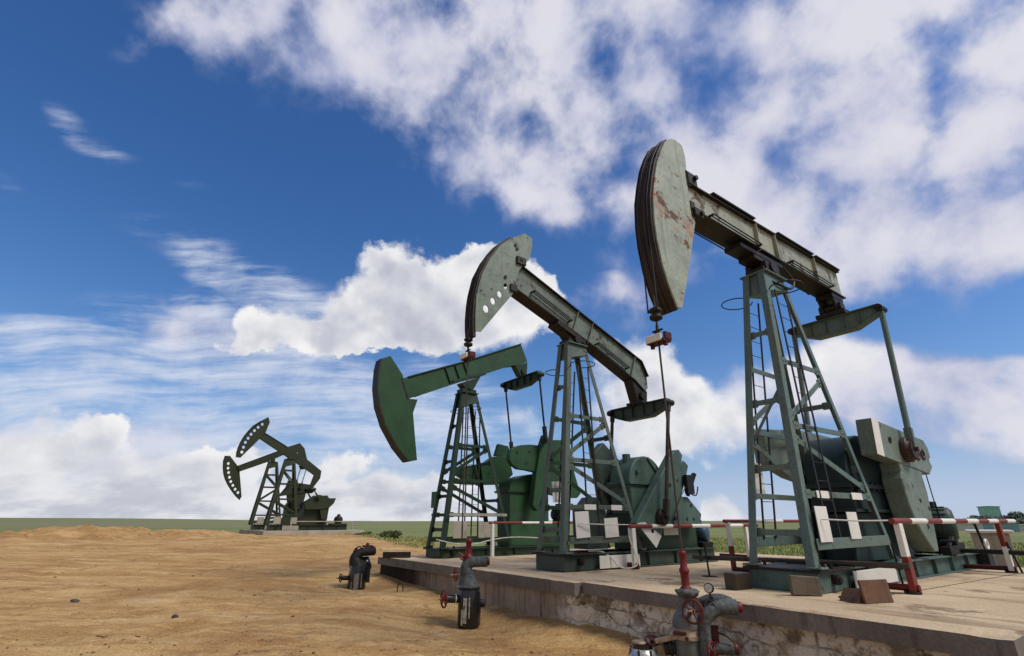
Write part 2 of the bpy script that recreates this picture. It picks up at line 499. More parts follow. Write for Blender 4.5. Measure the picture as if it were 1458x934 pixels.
def crank_pin(crank, u, v0, v1, z, mat, r=.19):
    m = MB(True)
    m.lathe((u, v0, z), (0, 1, 0), [(r, 0), (r, .10), (r*.7, .13), (r*.7, .18)], 20) if v1 > v0 else m.lathe((u, v0, z), (0, -1, 0), [(r, 0), (r, .10), (r*.7, .13), (r*.7, .18)], 20)
    s_ = 1 if v1 > v0 else -1
    for i in range(6):
        a = 2*PI*i/6; m.tube((u+r*.84*math.cos(a), v0+s_*.09, z+r*.84*math.sin(a)), (u+r*.84*math.cos(a), v0+s_*.14, z+r*.84*math.sin(a)), .022, 6)
    m.tube((u, v0, z), (u, v0+s_*.25, z), .05, 10)
    return m.build('crank_pin', mat, crank)

def crank(root, poly, v0, v1, mat, bolts=(), white=None, holes=()):
    m = MB(True); m.prism(poly, v0, v1); c = m.build('crank', mat, root, .015)
    return c

def slab_part(parent, name, poly, v0, v1, mat, bev=.015):
    m = MB(True); m.prism(poly, v0, v1); return m.build(name, mat, parent, bev)

def bolts(parent, pts, v, mat, r=.035, s_=1):
    for (u, z) in pts:
        m = MB(True); m.tube((u, v-s_*.02, z), (u, v+s_*.03, z), r, 8); m.build('bolt', mat, parent, 0)

def skid(root, u0, u1, hw, h, mat, matd, pu=None, white=None, ped=.95):
    """front pedestal box and two long I-section runners with cross members"""
    m = MB(True)
    m.bx(u0, u0+ped, -hw, hw, .004, h-.03)
    m.build('pedestal', mat, root, .01)
    m = MB(True); m.bx(u0-.07, u0+ped+.05, -hw-.07, hw+.07, h-.028, h+.006)
    for k in (-1, 1):
        m.tube((u0+.12, k*(hw-.1), h), (u0+.12, k*(hw-.1), h+.09), .03, 6); m.tube((u0+.5, k*(hw-.02), h), (u0+.5, k*(hw-.02), h+.08), .03, 6)
    m.build('top_flange', M['rustdark'], root, .004)
    m = MB(True); m.tube((u0+.45, hw-.01, h*.55), (u0+.45, hw+.10, h*.55), .075, 12); m.tube((u0+.45, hw+.09, h*.55), (u0+.45, hw+.13, h*.55), .05, 10)
    m.build('lifting_lug', matd, root, .006)
    for s_ in (-1, 1):
        m = MB(True); v = s_*(hw-.02)
        m.bx(u0+ped+.002, u1, v-.012, v+.012, .03, h-.02)
        m.bx(u0+ped+.052, u1, v-.10, v+.10, h-.018, h+.012); m.bx(u0+ped+.002, u1, v-.10, v+.10, .003, .028)
        u = u0+ped+.8
        while u < u1: m.box((u, v, h/2), (.02, .16, h-.06)); u += 1.1
        m.build('runner', mat, root, .004)
    u = u0+ped+.5
    while u < u1-.1:
        m = MB(True); m.box((u, 0, h*.5), (.14, 2*hw-.2, h*.7)); m.build('cross_member', matd, root, .004); u += 1.5
    if white:
        m = MB(True); m.bx(white[0], white[1], hw+.082, hw+.105, .03, h-.05); m.build('white_panel', M['white'], root, .003)

def motor(root, c, mat, r=.28, L=.6, ax=(0,1,0), matd=None):
    m = MB(True); c = Vector(c); a = Vector(ax).normalized()
    o = c-a*L/2
    m.lathe(o, a, [(r*.55,-.02), (r*.9, 0), (r, .05), (r, L-.08), (r*.95, L-.05), (r*.8, L), (r*.3, L+.02)], 24)
    for i in range(18):
        t = 2*PI*i/18; b = a.orthogonal().normalized(); e = a.cross(b)
        d = b*math.cos(t)+e*math.sin(t)
        m.bar(o+a*.1+d*(r+.005), o+a*(L-.12)+d*(r+.005), .012, .03, d)
    m.box(c+V(0,0,r+.06), (.2, .2, .14)); m.box(c-V(0,0,r), (r*1.7, L*.7, .08))
    return m.build('motor', mat, root, .004)

def carrier(px, u, zc, label, group, P, zclamp, zbot, rr=.016):
    """polished rod hanging from the horsehead: carrier bar, load clamp, rod"""
    t = empty('polished_rod', (P[0]+u*NX, P[1]+u*NY, 0), YAW)
    tag(t, label, 'rod', group)
    m = MB(True)
    m.bx(-.10, .10, -.17, .17, zc-.075, zc-.025)
    for k in (-1, 1): m.tube((0, k*.125, zc-.13), (0, k*.125, zc-.07), .035, 10); m.box((.02, k*.16, zc+.02), (.16, .05, .12))
    m.build('carrier_bar', M['darkred'], t)
    m = MB(True); m.bx(-.125, -.085, -.165, .135, zc-.06, zc+.055); m.build('white_plate', M['white'], t, .01)
    m = MB(True)
    m.lathe((0, 0, zc-.02), (0, 0, 1), [(.055, 0), (.055, .14), (.025, .15), (.025, .26)], 14)
    m.bar((0, -.10, zc+.15), (0, .10, zc+.15), .04, .025)
    m.build('load_cell', M['rustdark'], t)
    m = MB(True)
    m.lathe((0, 0, zclamp-.10), (0, 0, 1), [(.05, 0), (.105, .03), (.105, .08), (.06, .10), (.06, .13), (.105, .15), (.105, .19), (.05, .23)], 16)
    m.build('rod_clamp', M['rustdark'], t)
    m = MB(True); m.tube((0, 0, zbot), (0, 0, zclamp+.35), rr, 10)
    m.build('rod', M['rustpipe'], t, 0)
    return t

GP = 'pumpjacks standing on the oil field'

# ---------- first pumpjack: nearest, pale plate horsehead
def pump_one():
    P = (4.4, 9.12)
    r = empty('pumpjack', (P[0], P[1], PT), YAW)
    tag(r, 'nearest pumpjack, pale green with a rust streaked broad plate horsehead and teal tower', 'pumpjack', GP)
    skid(r, 0, 8.2, .57, .33, M['skid1'], M['rustdark'], white=(1.0, 2.75))
    make_tower(r, (.08, .535, .36), (.98, .225, 5.95), (2.90, .66, .38), (1.74, .21, 5.85),
        dict(side=(3.92, 2.66, 1.48), front=(4.58, 3.16, 1.94, .87), rear=(3.25, 2.0), diag=((2.79, 3.75), (2.46, 1.62)), fdiag=((2.3, 3.55),),
             lad=((.64, .56, .75), (1.10, .30, 5.55)), cap=.45),
        (M['p1tower'], M['p1tower']), .14, 5.95)
    for s_ in (1, -1):
        m = MB(True); m.bar((.17, s_*.56, .70), (2.80, s_*.66, .72), .02, .17); m.build('lower_rail', M['p1tower'], r)
    # white bands on the side brace
    for u in (.62, 1.85):
        m = MB(True); t = (u-.35)/(2.5-.35); v = .47+.1*t+.03
        m.bx(u-.02, u+.42, v, v+.012, 1.42, 1.54); m.build('white_band', M['white'], r, 0)
    warning_plate(r, .44, .60, .73, 1.28, .42); warning_plate(r, 1.50, .63, .76, 1.20, .40); warning_plate(r, .82, -.60, 1.53, 2.10, .42)
    # beam
    b = i_beam(r, [(-1.42, 7.15), (-1.2, 7.16), (5.1, 7.2), (5.11, 6.45), (1.9, 6.5), (-1.05, 6.56), (-1.42, 6.58)], .15, M['p1beam'], M['rustdark'],
               [(1, 2), (3, 4), (4, 6)], .08)
    for (a, c) in ((-.62, .95), (1.92, 3.62), (3.75, 5.06)):
        for k in (-1, 1):
            m = MB(True); m.bx(a, c, k*.185-.085, k*.185+.085, 7.215, 7.25); m.build('top_angle', M['rustdark'], b, .004)
    for u in (1.02, 1.82, 3.7):
        m = MB(True); m.box((u, 0, 6.85), (.022, .45, .72)); m.build('stiffener', M['p1beam'], b, .003)
    for s_ in (.15, -.15):
        grab_rail(b, -.85, .88, 6.62, 6.55, s_, M['black']); grab_rail(b, 2.25, 4.25, 6.60, 6.54, s_, M['black'])
    m = MB(True); m.bx(.25, 1.95, -.19, .19, 6.34, 6.44); m.bx(.75, 1.75, -.18, .18, 6.24, 6.34)
    m.build('saddle_plate', M['rustdark'], b)
    m = MB(True); m.bx(1.0, 1.7, -.20, .20, 6.0, 6.12); m.tube((1.36, -.27, 6.17), (1.36, .27, 6.17), .14, 18)
    for k in (-1, 1): m.bx(1.08, 1.64, k*.17-.06, k*.17+.06, 6.0, 6.27)
    m.build('centre_bearing', M['rustdark'], r)
    # horsehead
    back = [(-1.78, 8.03), (-1.6, 8.09), (-1.4, 8.06), (-1.34, 7.82), (-1.35, 7.62), (-1.42, 6.95), (-1.33, 6.29), (-1.56, 5.68), (-1.86, 4.92), (-2.1, 4.35), (-2.23, 4.33)]
    arc = [(-2.38, 4.66), (-2.49, 5.04), (-2.56, 5.49), (-2.57, 5.9), (-2.53, 6.38), (-2.43, 6.78), (-2.29, 7.22), (-2.13, 7.56), (-1.95, 7.87)]
    m = MB(True); m.prism(back+arc, .165, .20); h = m.build('horsehead', M['p1head'], r, .004)
    m = MB(True); m.prism(back+arc, -.20, -.165); m.build('far_plate', M['p1head'], h, .004)
    m = MB(True)
    for (a, c, z) in ((-2.2, -1.45, 7.5), (-2.3, -1.5, 6.4), (-2.2, -1.75, 5.4)): m.bx(a, c, -.162, .162, z-.012, z+.012)
    m.bx(-1.52, -1.50, -.162, .162, 5.95, 7.4)
    m.build('inner_web', M['rustdark'], h, .003)
    bp_ = [(-2.20, 4.30), (-2.28, 4.44)]+[(u-.01, z) for u, z in arc]+[(-1.83, 7.98)]
    wear_band(h, bp_, -.20, .163, .05, M['band'])
    m = MB(True); m.bx(-1.40, -1.12, -.21, .24, 7.14, 7.42); m.bx(-1.42, -1.30, .19, .22, 7.1, 7.45); m.tube((-1.2, -.3, 7.32), (-1.2, .3, 7.32), .05, 10); m.build('head_bracket', M['rustdark'], h, .01)
    m = MB(True); m.bx(-1.38, -1.12, .16, .27, 6.42, 6.60); m.bx(-1.42, -1.28, .19, .22, 6.40, 6.75); m.tube((-1.2, -.28, 6.5), (-1.2, .32, 6.5), .045, 10); m.build('head_bracket', M['rustdark'], h, .01)
    bridle(r, bp_, 4.22, -2.6)
    # tail
    m = MB(True); m.bx(4.35, 4.95, -.20, .20, 6.3, 6.43)
    for k in (-1, 1): m.prism([(4.38, 6.3), (4.92, 6.3), (4.78, 5.95), (4.52, 5.95)], k*.16-.03, k*.16+.03)
    m.tube((4.65, -.26, 6.1), (4.65, .26, 6.1), .13, 16); m.bx(4.45, 4.85, -.34, .34, 5.865, 5.97)
    m.build('tail_bearing', M['rustdark'], r)
    equalizer(r, 4.65, 5.86, 1.02, M['p1tower'], .44, .24, M['rustdark'])
    pitman(r, (4.65, 1.02, 5.74), (4.23, 1.0, 2.46), M['p1tower'], .06)
    pitman(r, (4.65, -1.02, 5.74), (4.23, -1.0, 2.46), M['p1tower'], .06)
    # cranks
    bar = [(2.85, 2.99), (5.64, 2.79), (5.80, 2.62), (5.80, 2.40), (5.68, 2.36), (5.68, 2.28), (5.76, 2.2), (5.45, 2.02), (2.72, 2.27)]
    c = crank(r, bar, .56, .85, M['p1crank'])
    slab_part(c, 'white_stripe', [(2.84, 2.99), (3.16, 2.968), (3.05, 2.24), (2.71, 2.272)], .853, .857, M['white'], 0)
    slab_part(c, 'counterweight', [(3.80, 2.2), (3.82, 2.0), (3.74, 1.86), (3.75, 1.58), (3.80, 1.30), (3.90, 1.05), (4.12, .80), (4.50, .47), (4.74, .47), (4.86, .90), (4.96, 1.35), (5.02, 1.61), (4.98, 1.95), (5.15, 2.1)], .46, .83, M['p1crank'], .02)
    for (u, z) in ((3.55, 2.62), (4.95, 2.42), (5.3, 2.45)):
        m = MB(True); m.lathe((u, .80, z), (0, 1, 0), [(.07 if u < 4 else .13, 0), (.07 if u < 4 else .13, .07), (.03 if u < 4 else .07, .075), (.03 if u < 4 else .07, .05)], 16); m.build('pin_hole', M['black'] if u < 4 else M['rustring'], c, 0)
    for (u, z) in ((4.45, 1.45), (4.85, 1.3), (4.5, .95)):
        m = MB(True); m.tube((u, .80, z), (u, .838, z), .045, 10); m.build('bolt', M['black'], c, 0)
    crank_pin(c, 4.23, .86, 1, 2.46, M['rustring'], .26)
    far = [(1.32, 2.15), (1.30, 2.80), (2.9, 2.94), (4.4, 2.92), (4.6, 2.6), (4.5, 2.0), (2.9, 1.80), (2.2, 1.90)]
    c = crank(r, far, -.85, -.58, M['p1crank'])
    slab_part(c, 'counterweight', [(3.4, 1.98), (3.6, 1.1), (4.2, .5), (4.7, .55), (4.9, 1.6), (4.6, 2.0)], -.80, -.50, M['p1crank'], .02)
    crank_pin(c, 4.23, -.86, -1, 2.46, M['rustdark'], .22)
    m = MB(True); m.tube((2.55, -.57, 2.42), (2.55, -.62, 2.42), .06, 10); m.build('bolt', M['black'], c, 0)
    # gearbox on its pedestal
    top = [(2.35+.0, 1.25)]+[(3.25-.92*math.cos(R(a)), 1.85+.88*math.sin(R(a))) for a in range(0, 181, 6)]+[(4.25, 1.25)]
    m = MB(True); m.prism(top, -.40, .40); g = m.build('gearbox', M['p1gear'], r, .02)
    m = MB(True); m.bx(2.2, 4.4, -.46, .46, 1.66, 1.74); m.bx(2.2, 4.4, -.46, .46, 1.21, 1.27)
    for i in range(9):
        for k in (-1, 1): m.tube((2.3+i*.25, k*.43, 1.62), (2.3+i*.25, k*.43, 1.8), .022, 6)
    m.build('casing_joint', M['p1gear'], g, .004)
    m = MB(True); m.tube((4.88, -.55, 2.40), (4.88, .55, 2.40), .16, 16); m.build('crank_shaft', M['rustdark'], g)
    m = MB(True)
    m.prism([(2.05, .35), (2.4, 1.20), (4.2, 1.20), (4.9, .35)], .30, .34); m.prism([(2.05, .35), (2.4, 1.20), (4.2, 1.20), (4.9, .35)], -.34, -.30)
    m.bx(2.3, 4.5, -.29, .29, .35, 1.18)
    m.build('gearbox_stand', M['p1gear'], r)
    m = MB(True); m.prism([(4.0, 2.0), (5.2, 2.0), (5.1, .4), (4.3, .4)], -.30, .30); m.build('shaft_housing', M['p1gear'], r, .02)
    m = MB(True); m.lathe((3.3, -.62, 1.0), (0, -1, 0), [(.62, 0), (.62, .2)], 28); m.build('drive_pulley', M['p1gear'], r)
    # motor at the rear, brake gear, guy wire
    motor(r, (6.9, .28, .98), M['motor1'], .38, .75, (.25, 1, 0))
    m = MB(True); m.bx(6.4, 7.4, -.3, .6, .35, .58); m.build('motor_base', M['rustdark'], r)
    m = MB(True); m.bar((6.2, .62, .42), (6.6, .62, .62), .08, .25); m.bx(5.95, 6.5, .52, .7, .36, .52); m.tube((6.35, .45, .6), (6.35, .75, .6), .06, 8)
    m.build('brake_assembly', M['black'], r)
    m = MB(True); m.path([(5.35, .8, 2.10), (5.7, .72, 1.3), (6.2, .62, .5)], .012, 6, 3); m.build('brake_cable', M['cable'], r, 0)
    m = MB(True); m.bar((5.62, .74, 1.45), (5.8, .70, 1.05), .04, .04); m.build('turnbuckle', M['black'], r, .004)
    m = MB(True); m.bx(8.15, 8.55, .35, .8, .02, .40); m.build('end_bracket', M['black'], r)
    m = MB(True); m.bar((8.35, .75, .34), (8.0, .75, 1.05), .05, .05); m.tube((8.0, .75, .98), (7.98, .75, 1.10), .04, 8)
    m.build('brake_lever', M['black'], r, .006)
    m = MB(True); m.torus((8.28, .80, .52), (0, 1, 0), .10, .03, 18, 8); m.build('cable_ring', M['white'], r, 0)
    m = MB(True); m.path([(1.0, .1, 5.9), (1.35, .28, 5.75), (1.9, .26, 5.8), (2.3, .2, 6.1), (2.0, .16, 6.4)], .03, 8, 4); m.build('grease_hose', M['black'], r, 0)
    carrier(0, -2.56, 4.36, 'polished rod with white fronted carrier bar under the nearest horsehead', 'polished rods hanging from horseheads', P, 4.78+.0, .95)
    return r

# ---------- second pumpjack: grey green, head up, holes in the plate
def pump_two():
    P = (.92, 12.7)
    r = empty('pumpjack', (P[0], P[1], PT), YAW)
    tag(r, 'grey green pumpjack in the middle of the row with tilted beam and holes in horsehead', 'pumpjack', GP)
    skid(r, -.08, 5.6, .50, .35, M['skid2'], M['rustdark'], white=(.92, 2.3), ped=.9)
    make_tower(r, (.0, .47, .38), (.66, .19, 5.55), (2.38, .60, .40), (1.20, .19, 5.5),
        dict(side=(3.55, 2.45, 1.36), front=(4.35, 1.75, .87), rear=(3.1, 1.9), diag=((2.55, 3.45), (2.35, 1.45)), lad=((.66, .55, .65), (.86, .26, 4.95)), ladw=.36, cap=.42),
        (M['p2tower'], M['base2']), .14, 5.55)  # far-side and rear braces coloured darker, their shade painted in
    for s_ in (1, -1):
        m = MB(True); m.bar((.08, s_*.52, .64), (2.30, s_*.60, .64), .02, .15); m.build('lower_rail', M['p2tower'], r)
    for u in (.55, 1.45):
        m = MB(True); m.bx(u, u+.38, .56, .572, 1.30, 1.42); m.build('white_band', M['white'], r, 0)
    warning_plate(r, .46, .57, .69, 1.26, .44, .03); warning_plate(r, 1.38, .60, .69, 1.12, .46, .02); warning_plate(r, .75, -.57, 1.5, 2.0, .40, .03)
    out = [(-1.26, 6.72), (-.98, 7.42), (3.61, 5.58), (3.85, 5.14), (3.85, 4.8), (3.68, 4.61), (3.24, 4.92), (1.43, 5.72)]
    b = i_beam(r, out, .12, M['p2beam'], M['rustdark'], [(1, 2), (2, 3), (0, 7), (7, 6), (6, 5)], .08)
    d = math.atan2(5.58-7.42, 3.61+.98)
    Mr = Matrix.Rotation(-d, 3, 'Y')
    for (u, z, h) in ((.95, 6.28, .82), (1.5, 6.05, .76), (3.2, 5.33, .72)):
        m = MB(True); m.box((u, 0, z), (.022, .38, h), Mr); m.build('stiffener', M['p2beam'], b, .003)
    for s_ in (.12, -.12):
        grab_rail(b, -.60, .70, 6.75, 6.22, s_, M['black']); grab_rail(b, 1.7, 2.9, 5.76, 5.25, s_, M['black'])
    m = MB(True); m.bar((.25, 0, 6.08), (1.25, 0, 5.68), .42, .12); m.build('saddle_plate', M['rustdark'], b)
    m = MB(True); m.bx(.62, 1.25, -.19, .19, 5.585, 5.68); m.tube((.95, -.25, 5.72), (.95, .25, 5.72), .12, 18); m.prism([(.45, 5.98), (1.3, 5.65), (1.1, 5.6), (.8, 5.6)], -.15, .15); m.build('centre_bearing', M['rustdark'], r)
    back = [(-1.26, 8.15), (-.86, 8.42), (-.59, 8.36), (-.61, 8.04), (-.70, 7.68), (-1.05, 7.24), (-1.2, 6.68), (-1.2, 6.57), (-2.2, 5.25), (-2.35, 5.23)]
    arc = [(-2.37, 5.61), (-2.35, 6.19), (-2.21, 6.76), (-1.99, 7.26), (-1.65, 7.79)]
    hl = [circ((-1.49, 6.64), .065, 12, 1.3), circ((-1.67, 6.37), .075, 12, 1.25), circ((-1.87, 6.13), .075, 12, 1.25), circ((-2.07, 5.87), .085, 12, 1.2)]
    h = plate('horsehead', back+arc, hl, .17, .20, M['p2head'], r)
    m = MB(True); m.prism([(-1.26, 8.15), (-.86, 8.42), (-.61, 8.3), (-.70, 7.68), (-1.05, 7.24), (-1.2, 6.85), (-2.2, 6.7), (-1.99, 7.26), (-1.65, 7.79)], -.20, -.17); m.build('far_plate', M['p2head'], h, .003)
    m = MB(True); m.bx(-1.9, -.9, -.168, .168, 7.35, 7.375); m.build('inner_web', M['rustdark'], h, .003)
    bp_ = [(-2.35, 5.10), (-2.38, 5.35), (-2.39, 5.61), (-2.37, 6.0), (-2.34, 6.25), (-2.23, 6.76), (-2.01, 7.26), (-1.67, 7.79), (-1.3, 8.14)]
    wear_band(h, bp_, -.20, .168, .05, M['band'])
    m = MB(True); m.bx(-1.15, -.85, -.17, .26, 7.4, 7.62); m.tube((-1.0, -.28, 7.55), (-1.0, .28, 7.55), .05, 8); m.build('head_bracket', M['rustdark'], h, .01)
    m = MB(True); m.bx(-1.36, -1.15, .10, .25, 6.55, 6.75); m.build('head_bracket', M['rustdark'], h, .01)
    bolts(h, [(-1.17, 7.95), (-1.12, 7.85), (-1.5, 6.9)], .20, M['black'], .045)
    bridle(r, bp_, 5.18, -2.4)
    m = MB(True); m.prism([(3.1, 4.95), (3.75, 4.66), (3.7, 4.3), (3.3, 4.3)], -.16, .16); m.tube((3.48, -.24, 4.5), (3.48, .24, 4.5), .12, 14); m.bx(3.3, 3.72, -.3, .3, 4.25, 4.32)
    m.build('tail_bearing', M['rustdark'], r)
    equalizer(r, 3.5, 4.25, 1.05, M['skid2'], .40, .24, M['rustdark'])
    pitman(r, (3.5, 1.05, 4.14), (2.98, .98, 1.14), M['rustpipe'], .05); pitman(r, (3.5, -1.05, 4.14), (2.98, -.98, 1.14), M['rustpipe'], .05)
    # cranks: long bar pointing up the back, plus a stepped fan plate
    bar = [(3.73, 2.76), (3.86, 2.88), (4.08, 2.93), (4.22, 2.78), (4.1, 2.5), (3.12, .92), (2.92, .66), (2.71, .43), (2.06, 1.0)]
    c = crank(r, bar, .56, .80, M['p2gear'])
    slab_part(c, 'white_tip', [(2.36, 1.03), (2.06, 1.0), (2.71, .43), (2.95, .70)], .803, .807, M['white'], 0)
    slab_part(c, 'fan_weight', [(3.1, .95), (4.1, 2.45), (4.16, 2.58), (4.37, 2.65), (4.55, 2.52), (4.3, 2.05), (4.06, 1.68), (4.35, 1.67), (4.89, 1.23), (4.76, .98)], .55, .72, M['p2gear'], .015)
    for (u, z) in ((3.5, 1.95), (3.3, 1.55), (2.62, .82), (3.62, 1.12)):
        m = MB(True); m.tube((u, .76, z), (u, .812, z), .055, 10); m.build('pin_hole', M['black'], c, 0)
    for (u, z) in ((4.45, 1.45), (4.5, 1.1), (4.2, 1.1), (3.95, 2.1)):
        m = MB(True); m.tube((u, .70, z), (u, .728, z), .045, 10); m.build('bolt', M['black'], c, 0)
    crank_pin(c, 2.98, .81, 1, 1.14, M['rustdark'], .2)
    m = MB(True); m.path([(3.52, .78, 1.10), (4.0, .8, 1.75), (4.35, .82, 2.05)], .012, 6, 3); m.build('brake_cable', M['cable'], r, 0)
    far = [(2.14, 2.82), (2.51, 3.14), (3.11, 2.7), (3.60, 2.11), (3.5, 1.6), (2.6, 1.4), (2.3, 1.99)]
    c = crank(r, far, -.80, -.56, M['skid2']); crank_pin(c, 2.98, -.81, -1, 1.14, M['rustdark'], .2)
    top = [(2.45, 1.2)]+[(3.15-.72*math.cos(R(a)), 1.98+.74*math.sin(R(a))) for a in range(0, 181, 6)]+[(3.87, 1.2)]
    m = MB(True); m.prism(top, -.36, .36); g = m.build('gearbox', M['p2gear'], r, .03)
    m = MB(True); m.bx(2.38, 3.95, -.42, .42, 1.96, 2.03); m.prism([(3.2, 2.66), (3.24, 2.7), (3.8, 2.06), (3.75, 2.06)], .362, .40); m.tube((2.75, .3, 2.3), (2.75, .42, 2.3), .06, 8)
    m.build('casing_joint', M['p2gear'], g, .004)
    m = MB(True); m.tube((2.78, 0, 2.5), (2.78, 0, 2.78), .11, 12); m.build('breather', M['p2gear'], g)
    m = MB(True); m.bx(2.5, 5.0, -.40, .40, .37, .98); m.bx(2.3, 3.9, -.36, .36, .98, 1.2); m.build('gearbox_stand', M['base2'], r, .01)
    m = MB(True); m.bx(3.55, 4.2, .405, .42, .70, .95); m.build('white_panel', M['white'], r, 0)
    m = MB(True); m.prism([(.95, 1.3), (1.3, 1.62), (1.65, 1.3), (1.65, .42), (.95, .42)], -.3, .2); m.build('tool_cabinet', M['skid2'], r, .01)
    motor(r, (5.5, .1, .72), M['blue'], .24, .55, (.3, 1, 0))
    m = MB(True); m.bx(5.1, 5.58, -.3, .5, .365, .50); m.build('motor_base', M['rustdark'], r)
    m = MB(True); m.bx(4.2, 4.5, .74, .86, 1.75, 2.25); m.tube((4.4, .8, 2.1), (4.62, .8, 2.28), .06, 8); m.path([(4.4, .8, 1.75), (4.6, .82, 1.72), (4.72, .82, 1.95)], .02, 6, 3); m.bar((4.3, .75, 1.7), (4.6, .85, 2.3), .09, .08)
    m.build('brake_gear', M['black'], r)
    carrier(0, -2.42, 5.24, 'polished rod below the middle horsehead, carrier bar in front of green beam', 'polished rods hanging from horseheads', P, 5.58, 1.25)
    return r

# ---------- third pumpjack: dark green, head down
def pump_three():
    P = (-2.37, 17.1)
    r = empty('pumpjack', (P[0], P[1], PT), YAW)
    tag(r, 'dark green pumpjack with notched solid horsehead dipped low, farthest on the platform', 'pumpjack', GP)
    skid(r, -.1, 5.2, .45, .25, M['base2'], M['black'], ped=.9)
    make_tower(r, (.0, .50, .27), (.70, .22, 5.25), (2.40, .66, .28), (1.18, .22, 5.22),
        dict(side=(3.42, 2.28, 1.24), front=(4.1, 2.9, 1.8, .8), rear=(2.9, 1.7), diag=((2.55, 3.36), (2.10, 1.27)), lad=((.90, .20, .6), (.92, .16, 4.75)), ladw=.5, cap=.5),
        (M['p3dark'], M['p3dark']), .14, 5.25)
    for s_ in (1, -1):
        m = MB(True); m.bar((.08, s_*.55, .5), (2.30, s_*.66, .5), .02, .14); m.build('lower_rail', M['p3dark'], r)
        m = MB(True); m.bx(.1, 2.3, s_*.585-.006, s_*.585+.006, 1.20, 1.28); m.build('white_band', M['beige'], r, 0)
    warning_plate(r, .50, .60, .55, 1.05, .50, .0, 'beige'); warning_plate(r, 1.43, .62, .55, 1.02, .52, .0, 'beige')
    m = MB(True); m.bx(.02, .06, -.5, -.2, 1.45, 1.95); m.build('green_plate', M['p3'], r, 0)
    out = [(-1.68, 5.38), (-1.4, 5.5), (.81, 6.45), (3.27, 7.6), (3.59, 6.93), (3.05, 6.68), (2.55, 6.55), (.33, 5.55), (-1.0, 4.94), (-1.44, 4.72)]
    b = i_beam(r, out, .15, M['p3'], M['p3'], [(1, 2), (2, 3), (6, 7), (7, 8)], .05)
    d = math.atan2(7.6-5.5, 3.27+1.4); Mr = Matrix.Rotation(-d, 3, 'Y')
    for (u, z) in ((.05, 5.78), (.42, 5.96), (.78, 6.1)):
        m = MB(True); m.box((u, 0, z), (.022, .40, .62), Mr); m.build('stiffener', M['black'], b, .003)
    m = MB(True); m.bar((.25, 0, 5.58), (1.6, 0, 6.10), .42, .09); m.build('saddle_plate', M['p3dark'], b)
    m = MB(True); m.bx(.65, 1.22, -.2, .2, 5.285, 5.42); m.tube((.94, -.24, 5.50), (.94, .24, 5.50), .10, 18); m.prism([(.60, 5.60), (1.40, 5.95), (1.12, 5.44), (.78, 5.44)], -.17, .17); m.build('centre_bearing', M['p3dark'], r)
    m = MB(True); m.prism([(-2.4, 5.93), (-2.1, 6.08), (-1.62, 5.52), (-1.43, 4.76), (-1.03, 4.78), (-1.16, 4.32), (-1.04, 3.6), (-.91, 2.85), (-1.2, 2.78), (-1.62, 3.19), (-2.06, 3.81), (-2.32, 4.4), (-2.43, 4.98), (-2.44, 5.59)], -.18, .18)
    h = m.build('horsehead', M['p3'], r, .006)
    bp_ = [(-1.22, 2.79), (-1.64, 3.20), (-2.08, 3.82), (-2.34, 4.41), (-2.455, 4.98), (-2.465, 5.59), (-2.42, 5.92)]
    wear_band(h, bp_, -.20, .20, .05, M['black'], False)
    m = MB(True); m.bar((-1.36, .165, 4.72), (-1.66, .165, 5.42), .05, .05); m.build('head_bracket', M['black'], h)
    m = MB(True); m.prism([(3.0, 6.66), (3.6, 6.9), (3.55, 6.35), (3.25, 6.3)], -.14, .14); m.tube((3.4, -.2, 6.5), (3.4, .2, 6.5), .12, 14); m.build('tail_bearing', M['p3dark'], r)
    equalizer(r, 3.4, 6.28, 1.12, M['p3dark'], .40, .22, M['p3dark'])
    pitman(r, (3.4, 1.08, 6.17), (3.71, 1.0, 3.82), M['black'], .035); pitman(r, (3.4, -1.08, 6.17), (3.68, -1.0, 3.5), M['black'], .035)
    bar = [(3.85, 4.02), (3.97, 3.97), (4.1, 3.7), (3.62, 1.77), (3.43, 1.37), (3.23, 1.55), (3.40, 2.6), (3.62, 3.5)]
    c = crank(r, bar, .56, .82, M['p3'])
    slab_part(c, 'fan_weight', [(2.31, 3.05), (2.33, 3.22), (2.42, 3.38), (2.6, 3.50), (2.84, 3.57), (3.2, 3.62), (3.7, 3.62), (3.55, 2.66), (3.07, 2.72), (2.7, 2.74), (2.45, 2.86)], .50, .70, M['p3'], .015)
    slab_part(c, 'counterweight', [(3.75, 3.5), (4.34, 3.88), (5.04, 3.94), (5.41, 2.62), (5.64, 2.01), (5.45, 1.85), (4.68, 1.86), (3.7, 2.0)], .50, .68, M['p3'], .015)
    for (u, z) in ((2.65, 3.3), (3.2, 3.35), (3.05, 2.95)):
        m = MB(True); m.tube((u, .68, z), (u, .706, z), .055, 10); m.build('bolt', M['black'], c, 0)
    for (u, z) in ((4.6, 2.9), (4.9, 2.4), (4.4, 3.4)):
        m = MB(True); m.tube((u, .66, z), (u, .686, z), .055, 10); m.build('bolt', M['black'], c, 0)
    crank_pin(c, 3.73, .83, 1, 3.78, M['p3dark'], .12)
    far = [(1.0, 2.55), (1.2, 2.82), (2.12, 3.02), (2.5, 3.26), (3.2, 3.33), (3.4, 2.68), (2.96, 2.3), (2.03, 2.25), (1.4, 2.35)]
    c = crank(r, far, -.78, -.55, M['p3'])
    slab_part(c, 'fan_weight', [(2.6, 3.3), (2.75, 3.75), (3.2, 3.7), (3.4, 3.3)], -.74, -.58, M['p3'], .015)
    for (u, z) in ((2.3, 2.65), (2.0, 2.95)):
        m = MB(True); m.tube((u, -.545, z), (u, -.57, z), .055, 10); m.build('bolt', M['black'], c, 0)
    crank_pin(c, 3.68, -.79, -1, 3.46, M['p3dark'], .12)
